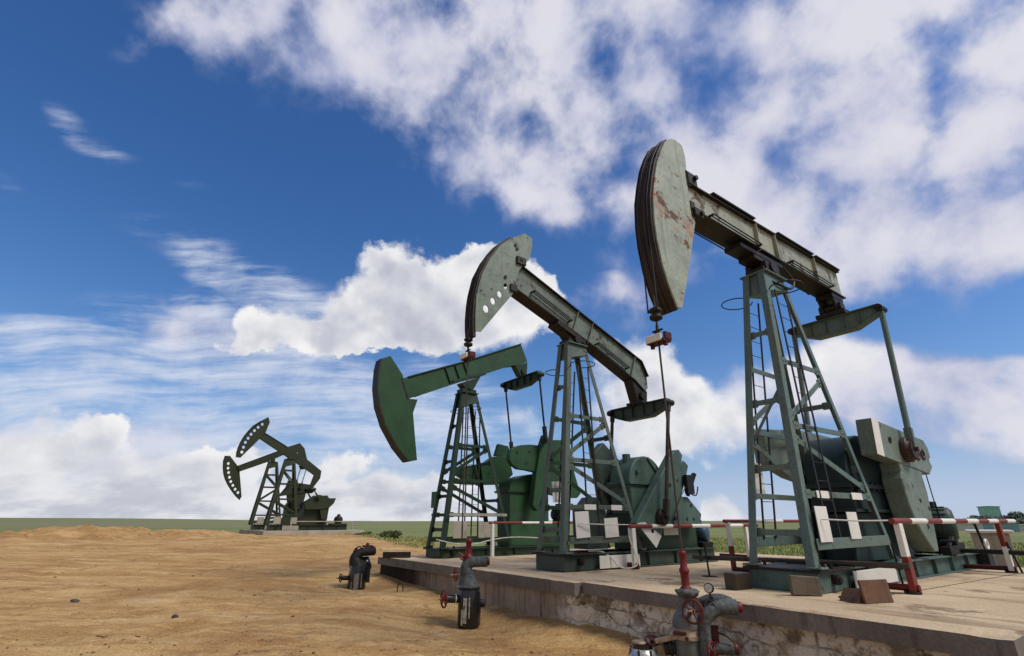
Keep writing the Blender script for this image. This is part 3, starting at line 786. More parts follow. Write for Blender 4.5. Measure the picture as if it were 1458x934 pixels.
    top = [(2.55, 1.0), (2.57, 2.05)]+[(2.9-.33*math.cos(R(a)), 2.08+.36*math.sin(R(a))) for a in (15, 35, 55, 75)]+[(3.3, 2.58), (3.75, 2.66), (4.1, 2.6), (4.3, 2.2), (4.3, 1.0)]
    m = MB(True); m.prism(top, -.38, .38); g = m.build('gearbox', M['p3'], r, .015)
    m = MB(True); m.bx(2.48, 4.38, -.44, .44, 1.98, 2.05); m.bx(2.48, 4.38, -.44, .44, 1.0, 1.06); m.build('casing_joint', M['p3dark'], g, .004)
    m = MB(True); m.bx(2.6, 5.1, -.40, .40, .27, 1.0); m.build('gearbox_stand', M['p3'], r, .01)
    motor(r, (5.0, .15, 1.28), M['p3dark'], .24, .5)
    return r

def rot_poly(poly): return poly
# ---------- the two pumpjacks on the far pad
def pump_far(P, zb, label, out, head, hole_c, tail, legs, cr, hi):
    r = empty('pumpjack', (P[0], P[1], zb), YAW)
    tag(r, label, 'pumpjack', GP)
    mt = M['far']
    skid(r, -.1, 5.6, .5, .36, mt, M['black'], ped=.8)
    make_tower(r, legs[0], legs[1], legs[2], legs[3], dict(side=(4.3, 3.3, 2.2, 1.1), front=(4.3, 3.3, 2.2, 1.2), rear=(3.2, 1.6), diag=((4.3, 3.3), (2.2, 3.2), (2.1, 1.2), (.5, 1.0)), cap=.6), (mt, mt), .17, legs[1][2], simple=True)
    b = i_beam(r, out, .14, mt, mt, [(0, 1)], .04)
    h = plate('horsehead', head, [circ(c, .10, 10, 1.15) for c in hole_c], -.03, .03, mt, r)
    hi_ = head[hi[0]:hi[1]]
    wear_band(h, hi_, -.16, .16, .04, M['black'], False)
    m = MB(True); m.tube((legs[1][0]+.25, -.25, legs[1][2]+.14), (legs[1][0]+.25, .25, legs[1][2]+.14), .14, 12); m.build('centre_bearing', mt, r)
    tu, tz = tail
    equalizer(r, tu, tz, 1.0, mt, .36, .2)
    for s_ in (1, -1): pitman(r, (tu, s_*1.0, tz-.1), (cr[0], s_*.95, cr[1]), mt, .035)
    for s_ in (1, -1):
        c = crank(r, cr[2], s_*.55, s_*.8, mt); slab_part(c, 'counterweight', cr[3], s_*.50, s_*.72, mt)
        crank_pin(c, cr[0], s_*.8, s_*1.0, cr[1], mt, .15)
    top = [(2.2, .9)]+[(2.9-.7*math.cos(R(a)), 1.7+.62*math.sin(R(a))) for a in range(0, 181, 20)]+[(3.6, .9)]
    m = MB(True); m.prism(top, -.4, .4); m.build('gearbox', mt, r)
    m = MB(True); m.bx(2.0, 4.0, -.4, .4, .37, .9); m.build('gearbox_stand', mt, r)
    motor(r, (5.0, .1, .75), M['rustdark'], .28, .6)
    m = MB(True); m.bx(4.4, 5.6, -.4, .5, .37, .48); m.build('motor_base', mt, r)
    warning_plate(r, .35, .55, .45, .95, .5, 0, 'beige'); warning_plate(r, 1.5, .6, .45, .9, .45, 0, 'beige')
    m = MB(True); m.bx(.75, 1.9, .62, .64, .02, .34); m.build('white_panel', M['beige'], r, 0)
    return r

pump_one(); pump_two(); pump_three()
cr4 = (3.0, 2.3, [(2.05, 1.9), (2.6, 2.2), (3.07, 2.56), (3.4, 2.50), (3.7, 2.53), (3.86, 2.32), (4.40, 2.34), (4.28, 1.95), (3.95, 1.62), (3.3, 1.5), (2.2, 1.48)], [(3.25, 1.55), (3.5, .75), (3.92, .75), (3.96, 1.5), (4.0, 1.8), (3.6, 2.2)])
FARZ = 1.0
pump_far((-17.86, 40.0), FARZ, 'distant dark pumpjack with pierced horsehead raised high and bent tail',
    [(-1.40, 6.95), (.36, 6.05), (2.09, 5.13), (3.19, 4.39), (3.17, 3.81), (2.65, 2.99), (2.4, 2.9), (2.69, 4.05), (2.01, 4.46), (.77, 5.13), (.1, 5.51), (-1.67, 6.50)],
    [(-1.35, 8.21), (-1.18, 7.83), (-1.37, 6.93), (-1.67, 6.52), (-2.77, 5.02), (-3.05, 5.05), (-3.08, 5.4), (-3.04, 5.79), (-2.94, 6.2), (-2.79, 6.61), (-2.57, 7.02), (-2.31, 7.42), (-1.85, 7.84)],
    [(-1.69, 7.61), (-1.94, 7.35), (-2.15, 7.08), (-2.34, 6.79), (-2.49, 6.48), (-2.62, 6.16), (-2.69, 5.8), (-2.74, 5.44)], (2.52, 3.05),
    ((-.28, .5, .38), (.44, .2, 5.11), (1.75, .6, .38), (1.0, .2, 5.1)), cr4, (5, 13))
cr5 = (3.0, 3.3, [(1.64, 2.6), (2.17, 3.38), (2.3, 3.95), (2.7, 3.97), (2.79, 3.69), (3.88, 3.59), (4.03, 3.16), (3.28, 2.9)], [(2.3, 2.9), (2.6, 1.6), (3.4, 1.6), (3.6, 3.0)])
pump_far((-20.96, 44.0), FARZ, 'leftmost distant dark pumpjack with pierced horsehead dipped low',
    [(-1.97, 4.87), (.9, 6.27), (1.56, 6.66), (2.62, 7.1), (3.08, 6.68), (3.52, 5.51), (3.1, 5.4), (2.6, 6.3), (1.4, 5.98), (.23, 5.32), (-1.76, 4.43)],
    [(-2.65, 5.64), (-1.94, 4.87), (-1.73, 4.43), (-1.25, 2.51), (-1.35, 2.26), (-1.7, 2.56), (-2.08, 2.97), (-2.42, 3.4), (-2.69, 3.83), (-2.88, 4.27), (-2.99, 4.71), (-3.06, 5.2), (-3.01, 5.62)],
    [(-2.67, 5.03), (-2.62, 4.67), (-2.52, 4.33), (-2.39, 3.97), (-2.24, 3.64), (-2.04, 3.35), (-1.82, 3.06), (-1.57, 2.81)], (3.3, 5.3),
    ((-.24, .5, .38), (.42, .2, 5.35), (1.9, .6, .38), (.98, .2, 5.3)), cr5, (4, 13))
# ------------------------------------------------------------------ ground
def sm(a, b, x):
    t = min(1, max(0, (x-a)/(b-a))); return t*t*(3-2*t)
def edge_r(az):
    """distance at which the bare dirt gives way to grass, by bearing (degrees, 0 = straight ahead)"""
    pts = [(-180, 40), (-70, 62), (-45, 58), (-30, 56), (-22, 52), (-16, 43), (-12, 31), (-8, 27), (0, 26), (15, 21.5), (30, 20.5), (45, 21), (60, 20), (180, 40)]
    for (a, b), (c, d) in zip(pts, pts[1:]):
        if a <= az <= c: return b+(d-b)*(az-a)/(c-a)
    return 40
PCX, PCY = 4.73, 5.50                       # near front corner of the concrete platform
def to_en(x, y):
    dx, dy = x-PCX, y-PCY
    return dx*NX+dy*NY, -dx*NY+dy*NX         # depth behind the front edge, distance along it
def gauss(x, y, cx, cy, sx, sy, rot=0):
    dx, dy = x-cx, y-cy; c, s = math.cos(rot), math.sin(rot)
    a, b = (dx*c+dy*s)/sx, (-dx*s+dy*c)/sy
    return math.exp(-(a*a+b*b))
def ground_z(x, y, fine=True):
    d = math.hypot(x, y); az = math.degrees(math.atan2(x, y))
    e = edge_r(az)
    z = .70*sm(13, 38, d)*(1-sm(e*1.02, e*1.9, d)) if y > 0 else 0
    if az > -9: z *= 1-.55*sm(-9, 4, az)
    # spoil heaps at the left edge of the pad
    z += .52*gauss(x, y, -25.8, 31.5, 3.2, 2.0, .5)*.95+.40*gauss(x, y, -22.3, 33.0, 3.6, 1.6, .2)+.30*gauss(x, y, -18.4, 33.6, 3.0, 1.3, .1)
    z += .15*gauss(x, y, -29.5, 31.5, 2.4, 1.8, .4)
    # trampled hollow round the wells
    z -= .27*gauss(x, y, -.9, 10.9, 2.2, 1.5, -.9)+.30*gauss(x, y, 2.3, 7.3, 2.4, 1.8, -.9)+.14*gauss(x, y, -4.3, 15.2, 1.6, 1.2)
    if fine:
        P = Vector((x, y, 0))
        w = 1-sm(50, 110, d)
        if w > 0:
            z += w*(.06*(noise.fractal(P*.22, .9, 2.1, 3)) + .045*noise.fractal(P*.9+Vector((9, 3, 0)), .8, 2.1, 4))
            heap = min(1, gauss(x, y, -25, 32, 8, 3, .1)*1.3)
            z += heap*.12*noise.fractal(P*2.9, .6, 2.2, 4)+heap*.17*noise.fractal(P*1.1+Vector((4, 7, 1)), .7, 2.2, 4)
            if d < 22: z += .030*noise.fractal(P*3.1, .7, 2.2, 4)*(1-sm(14, 22, d))
        z += sm(150, 900, d)*1.6*noise.noise(P*.0016+Vector((3.3, 1, 0)))*sm(150, 2500, d)*3
        if az < -8: z += sm(-8, -40, az)*sm(200, 1500, d)*7.0
    n_, e_ = to_en(x, y)
    if -.6 < n_ < 11.5 and -4 < e_ < 16.5 and n_ > .3: z = min(z, .36)
    return z

def make_ground():
    rad = [0]; r = 1.0
    while r < 4500:
        rad.append(r); r *= 1.0175 if r > 3 else 1.06
    ang = []
    a = -180.
    while a < 180:
        ang.append(a); a += .42 if -58 < a < 58 else 6.
    vs = [(0, 0, ground_z(0, 0))]; mask = [0.]
    na = len(ang)
    for r in rad[1:]:
        for a in ang:
            x, y = r*math.sin(R(a)), r*math.cos(R(a))
            vs.append((x, y, ground_z(x, y)))
            e = edge_r(a)
            nz = noise.fractal(Vector((x, y, 0))*.35, .8, 2.1, 4)
            mask.append(sm(-.10, .13, (r-e)/e+nz*.16))
    fs = [(0, 1+(i+1) % na, 1+i) for i in range(na)]
    for k in range(len(rad)-2):
        b = 1+k*na
        for i in range(na):
            j = (i+1) % na; fs.append((b+i, b+j, b+na+j, b+na+i))
    me = bpy.data.meshes.new('ground'); me.from_pydata(vs, [], fs)
    at = me.attributes.new('grass', 'FLOAT', 'POINT')
    at.data.foreach_set('value', mask)
    for p in me.polygons: p.use_smooth = True
    bm = bmesh.new(); bm.from_mesh(me); bmesh.ops.recalc_face_normals(bm, faces=bm.faces)
    if sum(f.normal.z for f in bm.faces) < 0: bmesh.ops.reverse_faces(bm, faces=bm.faces)
    bm.to_mesh(me); bm.free()
    o = bpy.data.objects.new('ground', me); col.objects.link(o); tag(o, 'bare tan dirt lot running out to flat green plain', None, None, 'structure')
    m, t, b = newmat('dirt_and_plain')
    co = t.n('ShaderNodeTexCoord').outputs['Object']
    g = t.n('ShaderNodeAttribute', attribute_name='grass').outputs['Fac']
    big = t.mapr(t.noise(co, .16, 5, .6), .3, .7)
    dirt = t.mix(big, (.60, .40, .185, 1), (.48, .30, .125, 1))
    med = t.mapr(t.noise(t.mapping(co, rot=(0, 0, R(-20)), sc=(.35, 1.9, 1)), 1., 9, .70), .38, .62)
    dirt = t.mix(t.math('MULTIPLY', med, .85), dirt, (.37, .205, .08, 1))
    pale = t.mapr(t.noise(t.mapping(co, loc=(7, 3, 0), sc=(.5, 1.2, 1)), .8, 6, .62), .55, .72, 0, .7)
    dirt = t.mix(pale, dirt, (.66, .49, .29, 1))
    dk = t.mapr(t.math('ADD', t.math('MULTIPLY', t.noise(co, 3.2, 9, .72), .7), t.math('MULTIPLY', t.noise(co, .45, 3, .5), .3)), .53, .64, 0, .75)
    dirt = t.mix(dk, dirt, (.19, .10, .045, 1))
    red = t.mapr(t.noise(t.mapping(co, loc=(2, 9, 0)), .33, 4, .6), .60, .72, 0, .55)
    dirt = t.mix(red, dirt, (.38, .19, .085, 1))
    ln = t.mapr(t.noise(t.mapping(co, rot=(0, 0, R(12)), sc=(.9, 7, 1)), 1., 8, .72), .54, .64, 0, .55)
    dirt = t.mix(ln, dirt, (.29, .155, .06, 1))
    wet = t.mapr(t.math('ADD', t.math('MULTIPLY', t.noise(t.mapping(co, loc=(4, 1, 3)), .38, 3, .5), .55), t.math('MULTIPLY', t.noise(t.mapping(co, loc=(4, 1, 3)), 1.4, 9, .72), .45)), .51, .60, 0, .55)
    dirt = t.mix(wet, dirt, (.29, .15, .058, 1))
    spk = t.mapr(t.noise(co, 38, 4, .66), .3, .7, .66, 1.24)
    dirt = t.mix(1., dirt, spk, 'MULTIPLY')
    # plain: grass, bare purple-grey fields
    pc = t.mapping(co, rot=(0, 0, R(15)), sc=(.25, 1, 1))
    gr = t.mix(t.mapr(t.noise(pc, .03, 5, .6), .35, .65), (.19, .215, .085, 1), (.125, .16, .065, 1))
    gr = t.mix(t.mapr(t.noise(pc, .011, 4, .5), .50, .62, 0, .8), gr, (.20, .165, .135, 1))
    gr = t.mix(t.mapr(t.noise(co, .5, 6, .65), .4, .7, 0, .6), gr, (.25, .215, .10, 1))
    fin = t.mix(g, dirt, gr)
    t.l(fin, b.inputs['Base Color']); b.inputs['Roughness'].default_value = .95; b.inputs['Specular IOR Level'].default_value = .1
    h = t.math('ADD', t.math('MULTIPLY', t.noise(co, 7, 9, .68), .6), t.math('MULTIPLY', t.noise(t.mapping(co, sc=(.8, 1.2, 1)), 1.6, 7, .6), .7))
    bp = t.n('ShaderNodeBump'); bp.inputs['Strength'].default_value = 1.; bp.inputs['Distance'].default_value = .10
    t.l(h, bp.inputs['Height']); t.l(bp.outputs[0], b.inputs['Normal'])
    me.materials.append(m)
make_ground()

# loose clods: nobody could count them
def clods():
    mb = MB(); rnd = random.Random(3)
    for i in range(1700):
        d = 4+30*rnd.random()**1.6; a = R(rnd.uniform(-50, 8))
        x, y = d*math.sin(a), d*math.cos(a)
        n_, e_ = to_en(x, y)
        if n_ > -.25 and -1 < e_ < 16.2: continue
        s = rnd.uniform(.006, .017)*(1+1.2*(rnd.random() < .08))
        if noise.noise(Vector((x, y, 2))*.55) < rnd.uniform(-.5, .35): continue
        st = random.getstate(); random.seed(i)
        mb.ball((x, y, ground_z(x, y)+s*.2), s, (rnd.uniform(.8, 1.5), rnd.uniform(.8, 1.4), rnd.uniform(.5, .8)), .6, 1)
        random.setstate(st)
    for (cx, cy, n, sp) in ((-4.1, 5.4, 26, .5), (-2.3, 5.9, 20, .45), (-3.0, 7.3, 22, .6), (-1.15, 5.6, 18, .35), (-1.6, 7.6, 14, .5), (-6.2, 8.6, 14, .6), (.2, 8.4, 14, .5), (-5.2, 13, 14, .8)):
        for i in range(n):
            x, y = cx+rnd.gauss(0, sp), cy+rnd.gauss(0, sp*.6); s = rnd.uniform(.008, .022)*(1+1.0*(rnd.random() < .12))
            st = random.getstate(); random.seed(i+int(cx*97))
            mb.ball((x, y, ground_z(x, y)+s*.2), s, (rnd.uniform(.8, 1.6), rnd.uniform(.8, 1.4), rnd.uniform(.5, .8)), .7, 1)
            random.setstate(st)
    o = mb.build('dirt_clods', flat('dark_clods', (.20, .115, .055), .95, .4, 5), None, 0)
    tag(o, 'small dark clods and pebbles strewn over the dirt lot', None, None, 'stuff')
clods()
def stone(x, y, r, label, mat, sc):
    mb = MB(); mb.ball((0, 0, r*.3), r, sc, .7, 2)
    o = mb.build('stone', mat, None, 0, (x, y, ground_z(x, y))); tag(o, label, 'stone')
stone(-9.62, 12.55, .055, 'bluish grey stone lying alone on the left of the dirt', flat('blue_grey_stone', (.07, .08, .09), .9), (1.6, 1.0, .6))
stone(-6.15, 10.5, .05, 'small dark stone on pale dirt, centre left', flat('dark_stone', (.06, .05, .045), .9), (1.2, 1.0, .8))
stone(-5.55, 6.35, .05, 'flat dark brown stone near the bottom left corner of the dirt', flat('dark_clod', (.05, .03, .02), .95), (1.8, .9, .6))

# ------------------------------------------------------------------ concrete platform
def platform():
    r = empty('concrete_platform', (PCX, PCY, 0), YAW)      # local x runs to the back, local y along the front edge
    tag(r, 'long raised concrete platform with rough stone front carrying three pumpjacks', 'platform')
    # top concrete, stained tan
    m, t, b = newmat('platform_concrete')
    tc = t.n('ShaderNodeTexCoord'); co = tc.outputs['Object']
    geo = t.n('ShaderNodeNewGeometry'); nz = t.n('ShaderNodeSeparateXYZ'); t.l(geo.outputs['Normal'], nz.inputs[0])
    c1 = t.mix(t.mapr(t.noise(co, .5, 6, .62), .35, .66), (.56, .43, .285, 1), (.47, .35, .23, 1))
    c1 = t.mix(t.mapr(t.noise(t.mapping(co, sc=(2.6, .35, 1)), 1., 7, .66), .48, .68, 0, .8), c1, (.25, .17, .105, 1))
    c1 = t.mix(t.mapr(t.noise(t.mapping(co, loc=(5, 5, 0), sc=(1.2, .8, 1)), 1.1, 6, .6), .60, .72, 0, .6), c1, (.58, .49, .37, 1))
    c1 = t.mix(t.mapr(t.noise(t.mapping(co, loc=(1, 2, 5)), .8, 7, .66), .58, .63, 0, .65), c1, (.12, .07, .04, 1))
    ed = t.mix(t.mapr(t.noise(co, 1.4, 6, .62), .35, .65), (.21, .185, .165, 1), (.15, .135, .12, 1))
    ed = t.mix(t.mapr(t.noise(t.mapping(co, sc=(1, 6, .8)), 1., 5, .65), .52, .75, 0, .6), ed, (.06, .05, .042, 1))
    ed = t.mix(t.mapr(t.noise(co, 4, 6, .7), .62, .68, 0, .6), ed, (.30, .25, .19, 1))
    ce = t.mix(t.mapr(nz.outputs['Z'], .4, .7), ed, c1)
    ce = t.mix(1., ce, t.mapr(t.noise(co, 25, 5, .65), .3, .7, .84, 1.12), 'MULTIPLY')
    t.l(ce, b.inputs['Base Color']); b.inputs['Roughness'].default_value = .9; b.inputs['Specular IOR Level'].default_value = .15
    bp = t.n('ShaderNodeBump'); bp.inputs['Strength'].default_value = .5; bp.inputs['Distance'].default_value = .02
    t.l(t.math('ADD', t.noise(co, 9, 8, .65), t.noise(co, 1.7, 4, .6)), bp.inputs['Height']); t.l(bp.outputs[0], b.inputs['Normal'])
    def slab(y0, y1, xa, xb, z1, th, seed):
        """slab with a slightly chipped, uneven front arris"""
        mb = MB(); rnd = random.Random(seed); n = int((y1-y0)/.12)
        vs = []
        for i in range(n+1):
            f = i/n; y = y0+(y1-y0)*f; x = xa+(xb-xa)*f
            w = noise.fractal(Vector((y*2.3, seed, 0)), .7, 2.2, 4)*.018; chip = max(0, noise.noise(Vector((y*1.9, seed+4, 0)))-.42)*.16
            vs += [(x+w+chip*.6, y, z1-chip*.5), (x+w*.5+chip*.2, y, z1-.05-chip*.4), (x+w*.8, y, z1-th), (x+.6, y, z1), (10.9, y, z1), (10.9, y, z1-th)]
        fs = []
        for i in range(n):
            a, c = 6*i, 6*i+6
            fs += [(a, c, c+1, a+1), (a+1, c+1, c+2, a+2), (a+3, a+4, c+4, c+3), (a, a+3, c+3, c), (a+4, a+5, c+5, c+4), (a+2, c+2, c+5, a+5)]
        fs += [(0, 1, 2, 5, 4, 3), tuple(6*n+k for k in (0, 3, 4, 5, 2, 1))]
        mb.add(vs, fs); return mb.build('top_slab', m, r, 0)
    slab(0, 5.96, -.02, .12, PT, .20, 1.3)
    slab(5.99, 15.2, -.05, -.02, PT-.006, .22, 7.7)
    mb = MB(); mb.bar((3.3, 1.86, PT+.001), (10.2, 1.55, PT+.001), .02, .005); mb.path([(3.3, 1.86, PT), (3.0, 1.95, PT), (2.6, 1.9, PT), (2.3, 2.0, PT)], .006, 5, 3)
    mb.build('expansion_joint', M['black'], r, 0)
    # masonry below: rubble stones with smeared lime render on the near half
    m, t, b = newmat('rubble_masonry')
    co = t.n('ShaderNodeTexCoord').outputs['Object']
    sp = t.n('ShaderNodeSeparateXYZ'); t.l(co, sp.inputs[0])
    warp = t.n('ShaderNodeTexNoise'); t.l(co, warp.inputs['Vector']); warp.inputs['Scale'].default_value = 2.2; warp.inputs['Detail'].default_value = 4
    wv = t.vmath('ADD', t.mapping(co, sc=(1, 2.0, 3.9)), t.vmath('MULTIPLY', t.vmath('SUBTRACT', warp.outputs['Color'], (.5, .5, .5)), (0, .8, .55)))
    vo = t.n('ShaderNodeTexVoronoi', feature='DISTANCE_TO_EDGE'); t.l(wv, vo.inputs['Vector']); vo.inputs['Scale'].default_value = 1.0; vo.inputs['Randomness'].default_value = .5
    vc = t.n('ShaderNodeTexVoronoi', feature='F1'); t.l(wv, vc.inputs['Vector']); vc.inputs['Scale'].default_value = 1.0; vc.inputs['Randomness'].default_value = .5
    joint = t.mapr(vo.outputs['Distance'], .01, .07)
    st = t.mix(t.mapr(t.noise(co, 2.6, 8, .68), .36, .62), (.46, .375, .275, 1), (.27, .205, .145, 1))
    hs = t.n('ShaderNodeSeparateColor'); t.l(vc.outputs['Color'], hs.inputs[0])
    st = t.mix(1., st, t.mapr(hs.outputs[0], 0, 1, .6, 1.35), 'MULTIPLY')
    lime = t.mapr(t.noise(t.mapping(co, loc=(3, 1, 2)), 1.9, 9, .68), .41, .52)
    st = t.mix(t.math('MULTIPLY', lime, .85), st, (.80, .74, .65, 1))
    st = t.mix(t.mapr(t.noise(co, 9, 8, .7), .55, .64, 0, .75), st, (.10, .075, .055, 1))
    st = t.mix(t.math('MULTIPLY', t.math('SUBTRACT', 1., joint), t.mapr(t.noise(t.mapping(co, loc=(7, 2, 0)), 1.1, 4, .6), .42, .60, .06, .75)), st, (.11, .085, .066, 1))
    flk = t.mapr(t.math('ADD', t.math('MULTIPLY', t.noise(t.mapping(co, loc=(6, 1, 0)), 1.2, 4, .6), .5), t.math('MULTIPLY', t.noise(t.mapping(co, loc=(6, 5, 0)), 5.5, 9, .72), .5)), .53, .58, 0, .62)
    st = t.mix(flk, st, t.mix(t.noise(co, 8, 6, .7), (.12, .10, .085, 1), (.25, .205, .16, 1)))
    st = t.mix(t.mapr(t.noise(t.mapping(co, loc=(0, 4, 1)), 1.3, 5, .6), .58, .68, 0, .7), st, (.09, .085, .09, 1))
    # far half: plain poured concrete with drips, oil-black at the end
    cc = t.mix(t.mapr(t.noise(co, .9, 6, .6), .36, .64), (.42, .34, .265, 1), (.29, .23, .18, 1))
    cc = t.mix(t.mapr(t.noise(t.mapping(co, sc=(1, 7, .5)), 1., 6, .65), .5, .7, 0, .8), cc, (.05, .036, .027, 1))
    cc = t.mix(t.mapr(t.noise(t.mapping(co, loc=(0, 3, 0), sc=(1, 9, 1.2)), 1., 6, .65), .60, .68, 0, .7), cc, (.48, .42, .34, 1))
    cc = t.mix(t.mapr(t.noise(t.mapping(co, loc=(2, 1, 7)), 3, 8, .7), .62, .66, 0, .7), cc, (.40, .36, .30, 1))
    oil = t.mapr(t.math('ADD', sp.outputs['Y'], t.math('MULTIPLY', t.noise(t.mapping(co, sc=(1, 3, .8)), 1., 5, .6), 3.)), 12.6, 14.6, 0, .92)
    cc = t.mix(oil, cc, (.012, .008, .006, 1))
    half = t.mapr(t.math('ADD', sp.outputs['Y'], t.math('MULTIPLY', t.noise(co, 1.5, 4, .6), 1.2)), 6.6, 7.6)
    fc = t.mix(half, st, cc)
    t.l(fc, b.inputs['Base Color']); b.inputs['Roughness'].default_value = .95; b.inputs['Specular IOR Level'].default_value = .1
    bp = t.n('ShaderNodeBump'); bp.inputs['Strength'].default_value = .9; bp.inputs['Distance'].default_value = .05
    hh = t.math('ADD', t.math('MULTIPLY', t.math('MULTIPLY', joint, t.mapr(half, 0, 1, 1, .0)), .4), t.math('MULTIPLY', t.noise(co, 6, 9, .72), 1.1))
    t.l(hh, bp.inputs['Height']); t.l(bp.outputs[0], b.inputs['Normal'])
    mb = MB(); ny = 260; nzv = 18; vs = []; fs = []
    for i in range(ny+1):
        y = .06+15.05*i/ny
        for k in range(nzv+1):
            z = -.55+(PT-.19+.55)*k/nzv
            q = Vector((y*1.6, z*2.8, 3.1)); lum = noise.fractal(q*1.6, .75, 2.1, 5)*.040*(1-.75*sm(6.3, 7.3, y))
            cell = noise.voronoi(Vector((y*2.1+.9*noise.noise(Vector((y, z, 1))*2.2), z*3.6+.7*noise.noise(Vector((y, z, 9))*2.2), 0)))[0]
            ed_ = sm(0, .14, cell[1]-cell[0]); lum -= ed_*.018*(1-sm(6.3, 7.3, y))
            base = .16 if y < 5.97 else .05
            vs.append((base+lum+(y/6*.05 if y < 5.97 else 0), y, z))
    for i in range(ny):
        for k in range(nzv):
            a = i*(nzv+1)+k; c = a+nzv+1; fs.append((a, a+1, c+1, c))
    mb.add(vs, fs, True)
    mb.bx(.30, 10.8, .08, 15.12, -.5, PT-.23)
    mb.build('stone_wall', m, r, 0)
platform()

def far_platform():
    r = empty('concrete_platform', (-17.86-.6*NX, 40-.6*NY, FARZ), YAW)
    tag(r, 'low pale concrete pad under the two distant pumpjacks', 'platform')
    mb = MB(); mb.bx(-.1, 7.2, -1.6, 7.4, -.9, -.004); mb.build('top_slab', flat('pale_concrete', (.36, .31, .25), .9, .2, 1.5), r, .02)
far_platform()

# ------------------------------------------------------------------ railings
def banded(mb, p, q, r, n, first=0):
    p, q = Vector(p), Vector(q)
    for i in range(n):
        mb.mat = (i+first) % 2
        mb.tube(p.lerp(q, i/n), p.lerp(q, (i+1)/n), r, 12)
    return mb
def railing(x, y, L, posts, label, bands, r=.05, first=0, h=1.05, foot=1.0, cols='wr', pw=.12, both=True, zb=PT, slope=0):
    t = empty('railing', (x, y, zb), YAW); tag(t, label, 'railing', 'red and white guard railings on the platform')
    mats = [M['stripered'], M['white']]
    mb = MB(); banded(mb, (-.12, 0, h), (L, 0, h+slope), r, bands, first); mb.build('top_rail', mats, t, 0)
    for k, (px, c) in enumerate(posts):
        mb = MB(); ht = h-r+.01+slope*px/L; mid = .10+ht*.42
        mb.mat = 0 if c in 'wr' else 1
        lo, up = (0, 1) if c == 'wr' else ((1, 0) if c == 'rw' else (1, 1))
        mb.mat = lo; mb.bx(px-pw/2, px+pw/2, -.045, .045, .03, mid)
        mb.mat = up; mb.bx(px-pw/2+.002, px+pw/2-.002, -.043, .043, mid, ht)
        mb.build('post', mats, t, .006)
        if foot:
            mb = MB(); mb.tube((px, -.08, .085), (px, foot, .085), .05, 12); mb.build('foot_bar', M['red' if k == 0 else 'darkred'], t, 0)
            mb = MB(); mb.lathe((px, .02, 0), (0, 0, 1), [(.11, 0), (.11, .04)], 14); mb.build('foot_pad', M['rustdark'], t, 0)
    return t
railing(6.12, 8.66, 7.4, [(.10, 'wr'), (5.92, 'rw')], 'thick red and white railing on the near right of the nearest pumpjack', 10, .047, 0, 1.05, 1.0, pw=.155)
railing(4.86, 12.24, 5.0, [(.02, 'wr')], 'thin dark red railing seen through the nearest tower', 4, .038, 0, 1.05, .0, pw=.08)
t_ = bpy.data.objects['railing.001']
mb = MB(); mb.tube((0, 0, .07), (0, -.9, .07), .045, 10); mb.build('foot_bar', M['darkred'], t_, 0)
railing(2.91, 13.14, 5.6, [(.0, 'ww'), (4.95, 'ww')], 'red and white railing in front of the middle pumpjack cranks', 7, .05, 0, .93, .95, pw=.13)
railing(-.61, 17.06, 5.0, [(.0, 'ww')], 'slim red and white railing beside the dark green pumpjack', 4, .04, 0, 1.0, .0, pw=.10)
# small railing on the far pad
t = empty('railing', (-17.86+1.2*NX+1.2*NY, 40+1.2*NY-1.2*NX, FARZ), YAW); tag(t, 'distant white railing before the two far pumpjacks', 'railing')
mb = MB(); mb.tube((0, 0, .62), (4.6, 0, .62), .035, 8); mb.build('top_rail', M['beige'], t, 0)
for u in (0, 2.4, 4.6):
    mb = MB(); mb.bx(u-.04, u+.04, -.03, .03, -.35, .6); mb.build('post', M['beige'] if u != 2.4 else M['black'], t, 0)

# ------------------------------------------------------------------ loose things on the platform
def simple(name, mb, mat, label, cat, group=None, bev=.006, loc=None):
    o = mb.build(name, mat, None, bev, loc); return tag(o, label, cat, group)
def place(u, v, P=(4.4, 9.12)):                                 # pump frame to world
    return (P[0]+u*NX+v*NY, P[1]+u*NY-v*NX)
# long pipe carried on rebar stands
x, y = place(1.12, 0)
t = empty('guard_pipe', (x, y, PT), YAW); tag(t, 'long rusty pipe on rebar stands lying through the nearest tower foot', 'pipe')
mb = MB(); mb.tube((0, 2.45, .34), (-.02, -1.45, .40), .045, 14); mb.build('pipe', M['rustpipe'], t, .004)
for (u, v, h, r_) in ((-.10, 2.05, .62, .018), (.12, -1.25, .72, .016)):
    mb = MB(); mb.tube((u, v, 0), (u-.02, v+.02, h), r_, 8); mb.box((u-.01, v, .36), (.07, .09, .05)); mb.build('stand', M['black'], t, 0)
mb = MB(); mb.lathe((-.10, 2.05, 0), (0, 0, 1), [(.15, 0), (.15, .012), (.05, .02)], 14); mb.build('base_disc', M['rustdark'], t, 0)
t = empty('guard_pipe', (10.32, 12.9, PT), R(-53.7)); tag(t, 'dark pipe on thin stands at the right behind the red and white railing', 'pipe')
mb = MB(); mb.tube((-.9, 0, .42), (2.4, 0, .40), .05, 14); mb.build('pipe', M['black'], t, .004)
for u in (-.25, 1.05):
    mb = MB(); mb.tube((u+.04, 0, 0), (u-.06, 0, .62 if u > 0 else .44), .02, 8); mb.tube((u-.06, 0, .48), (u-.07, 0, .60), .035, 8); mb.build('stand', M['black'], t, 0)
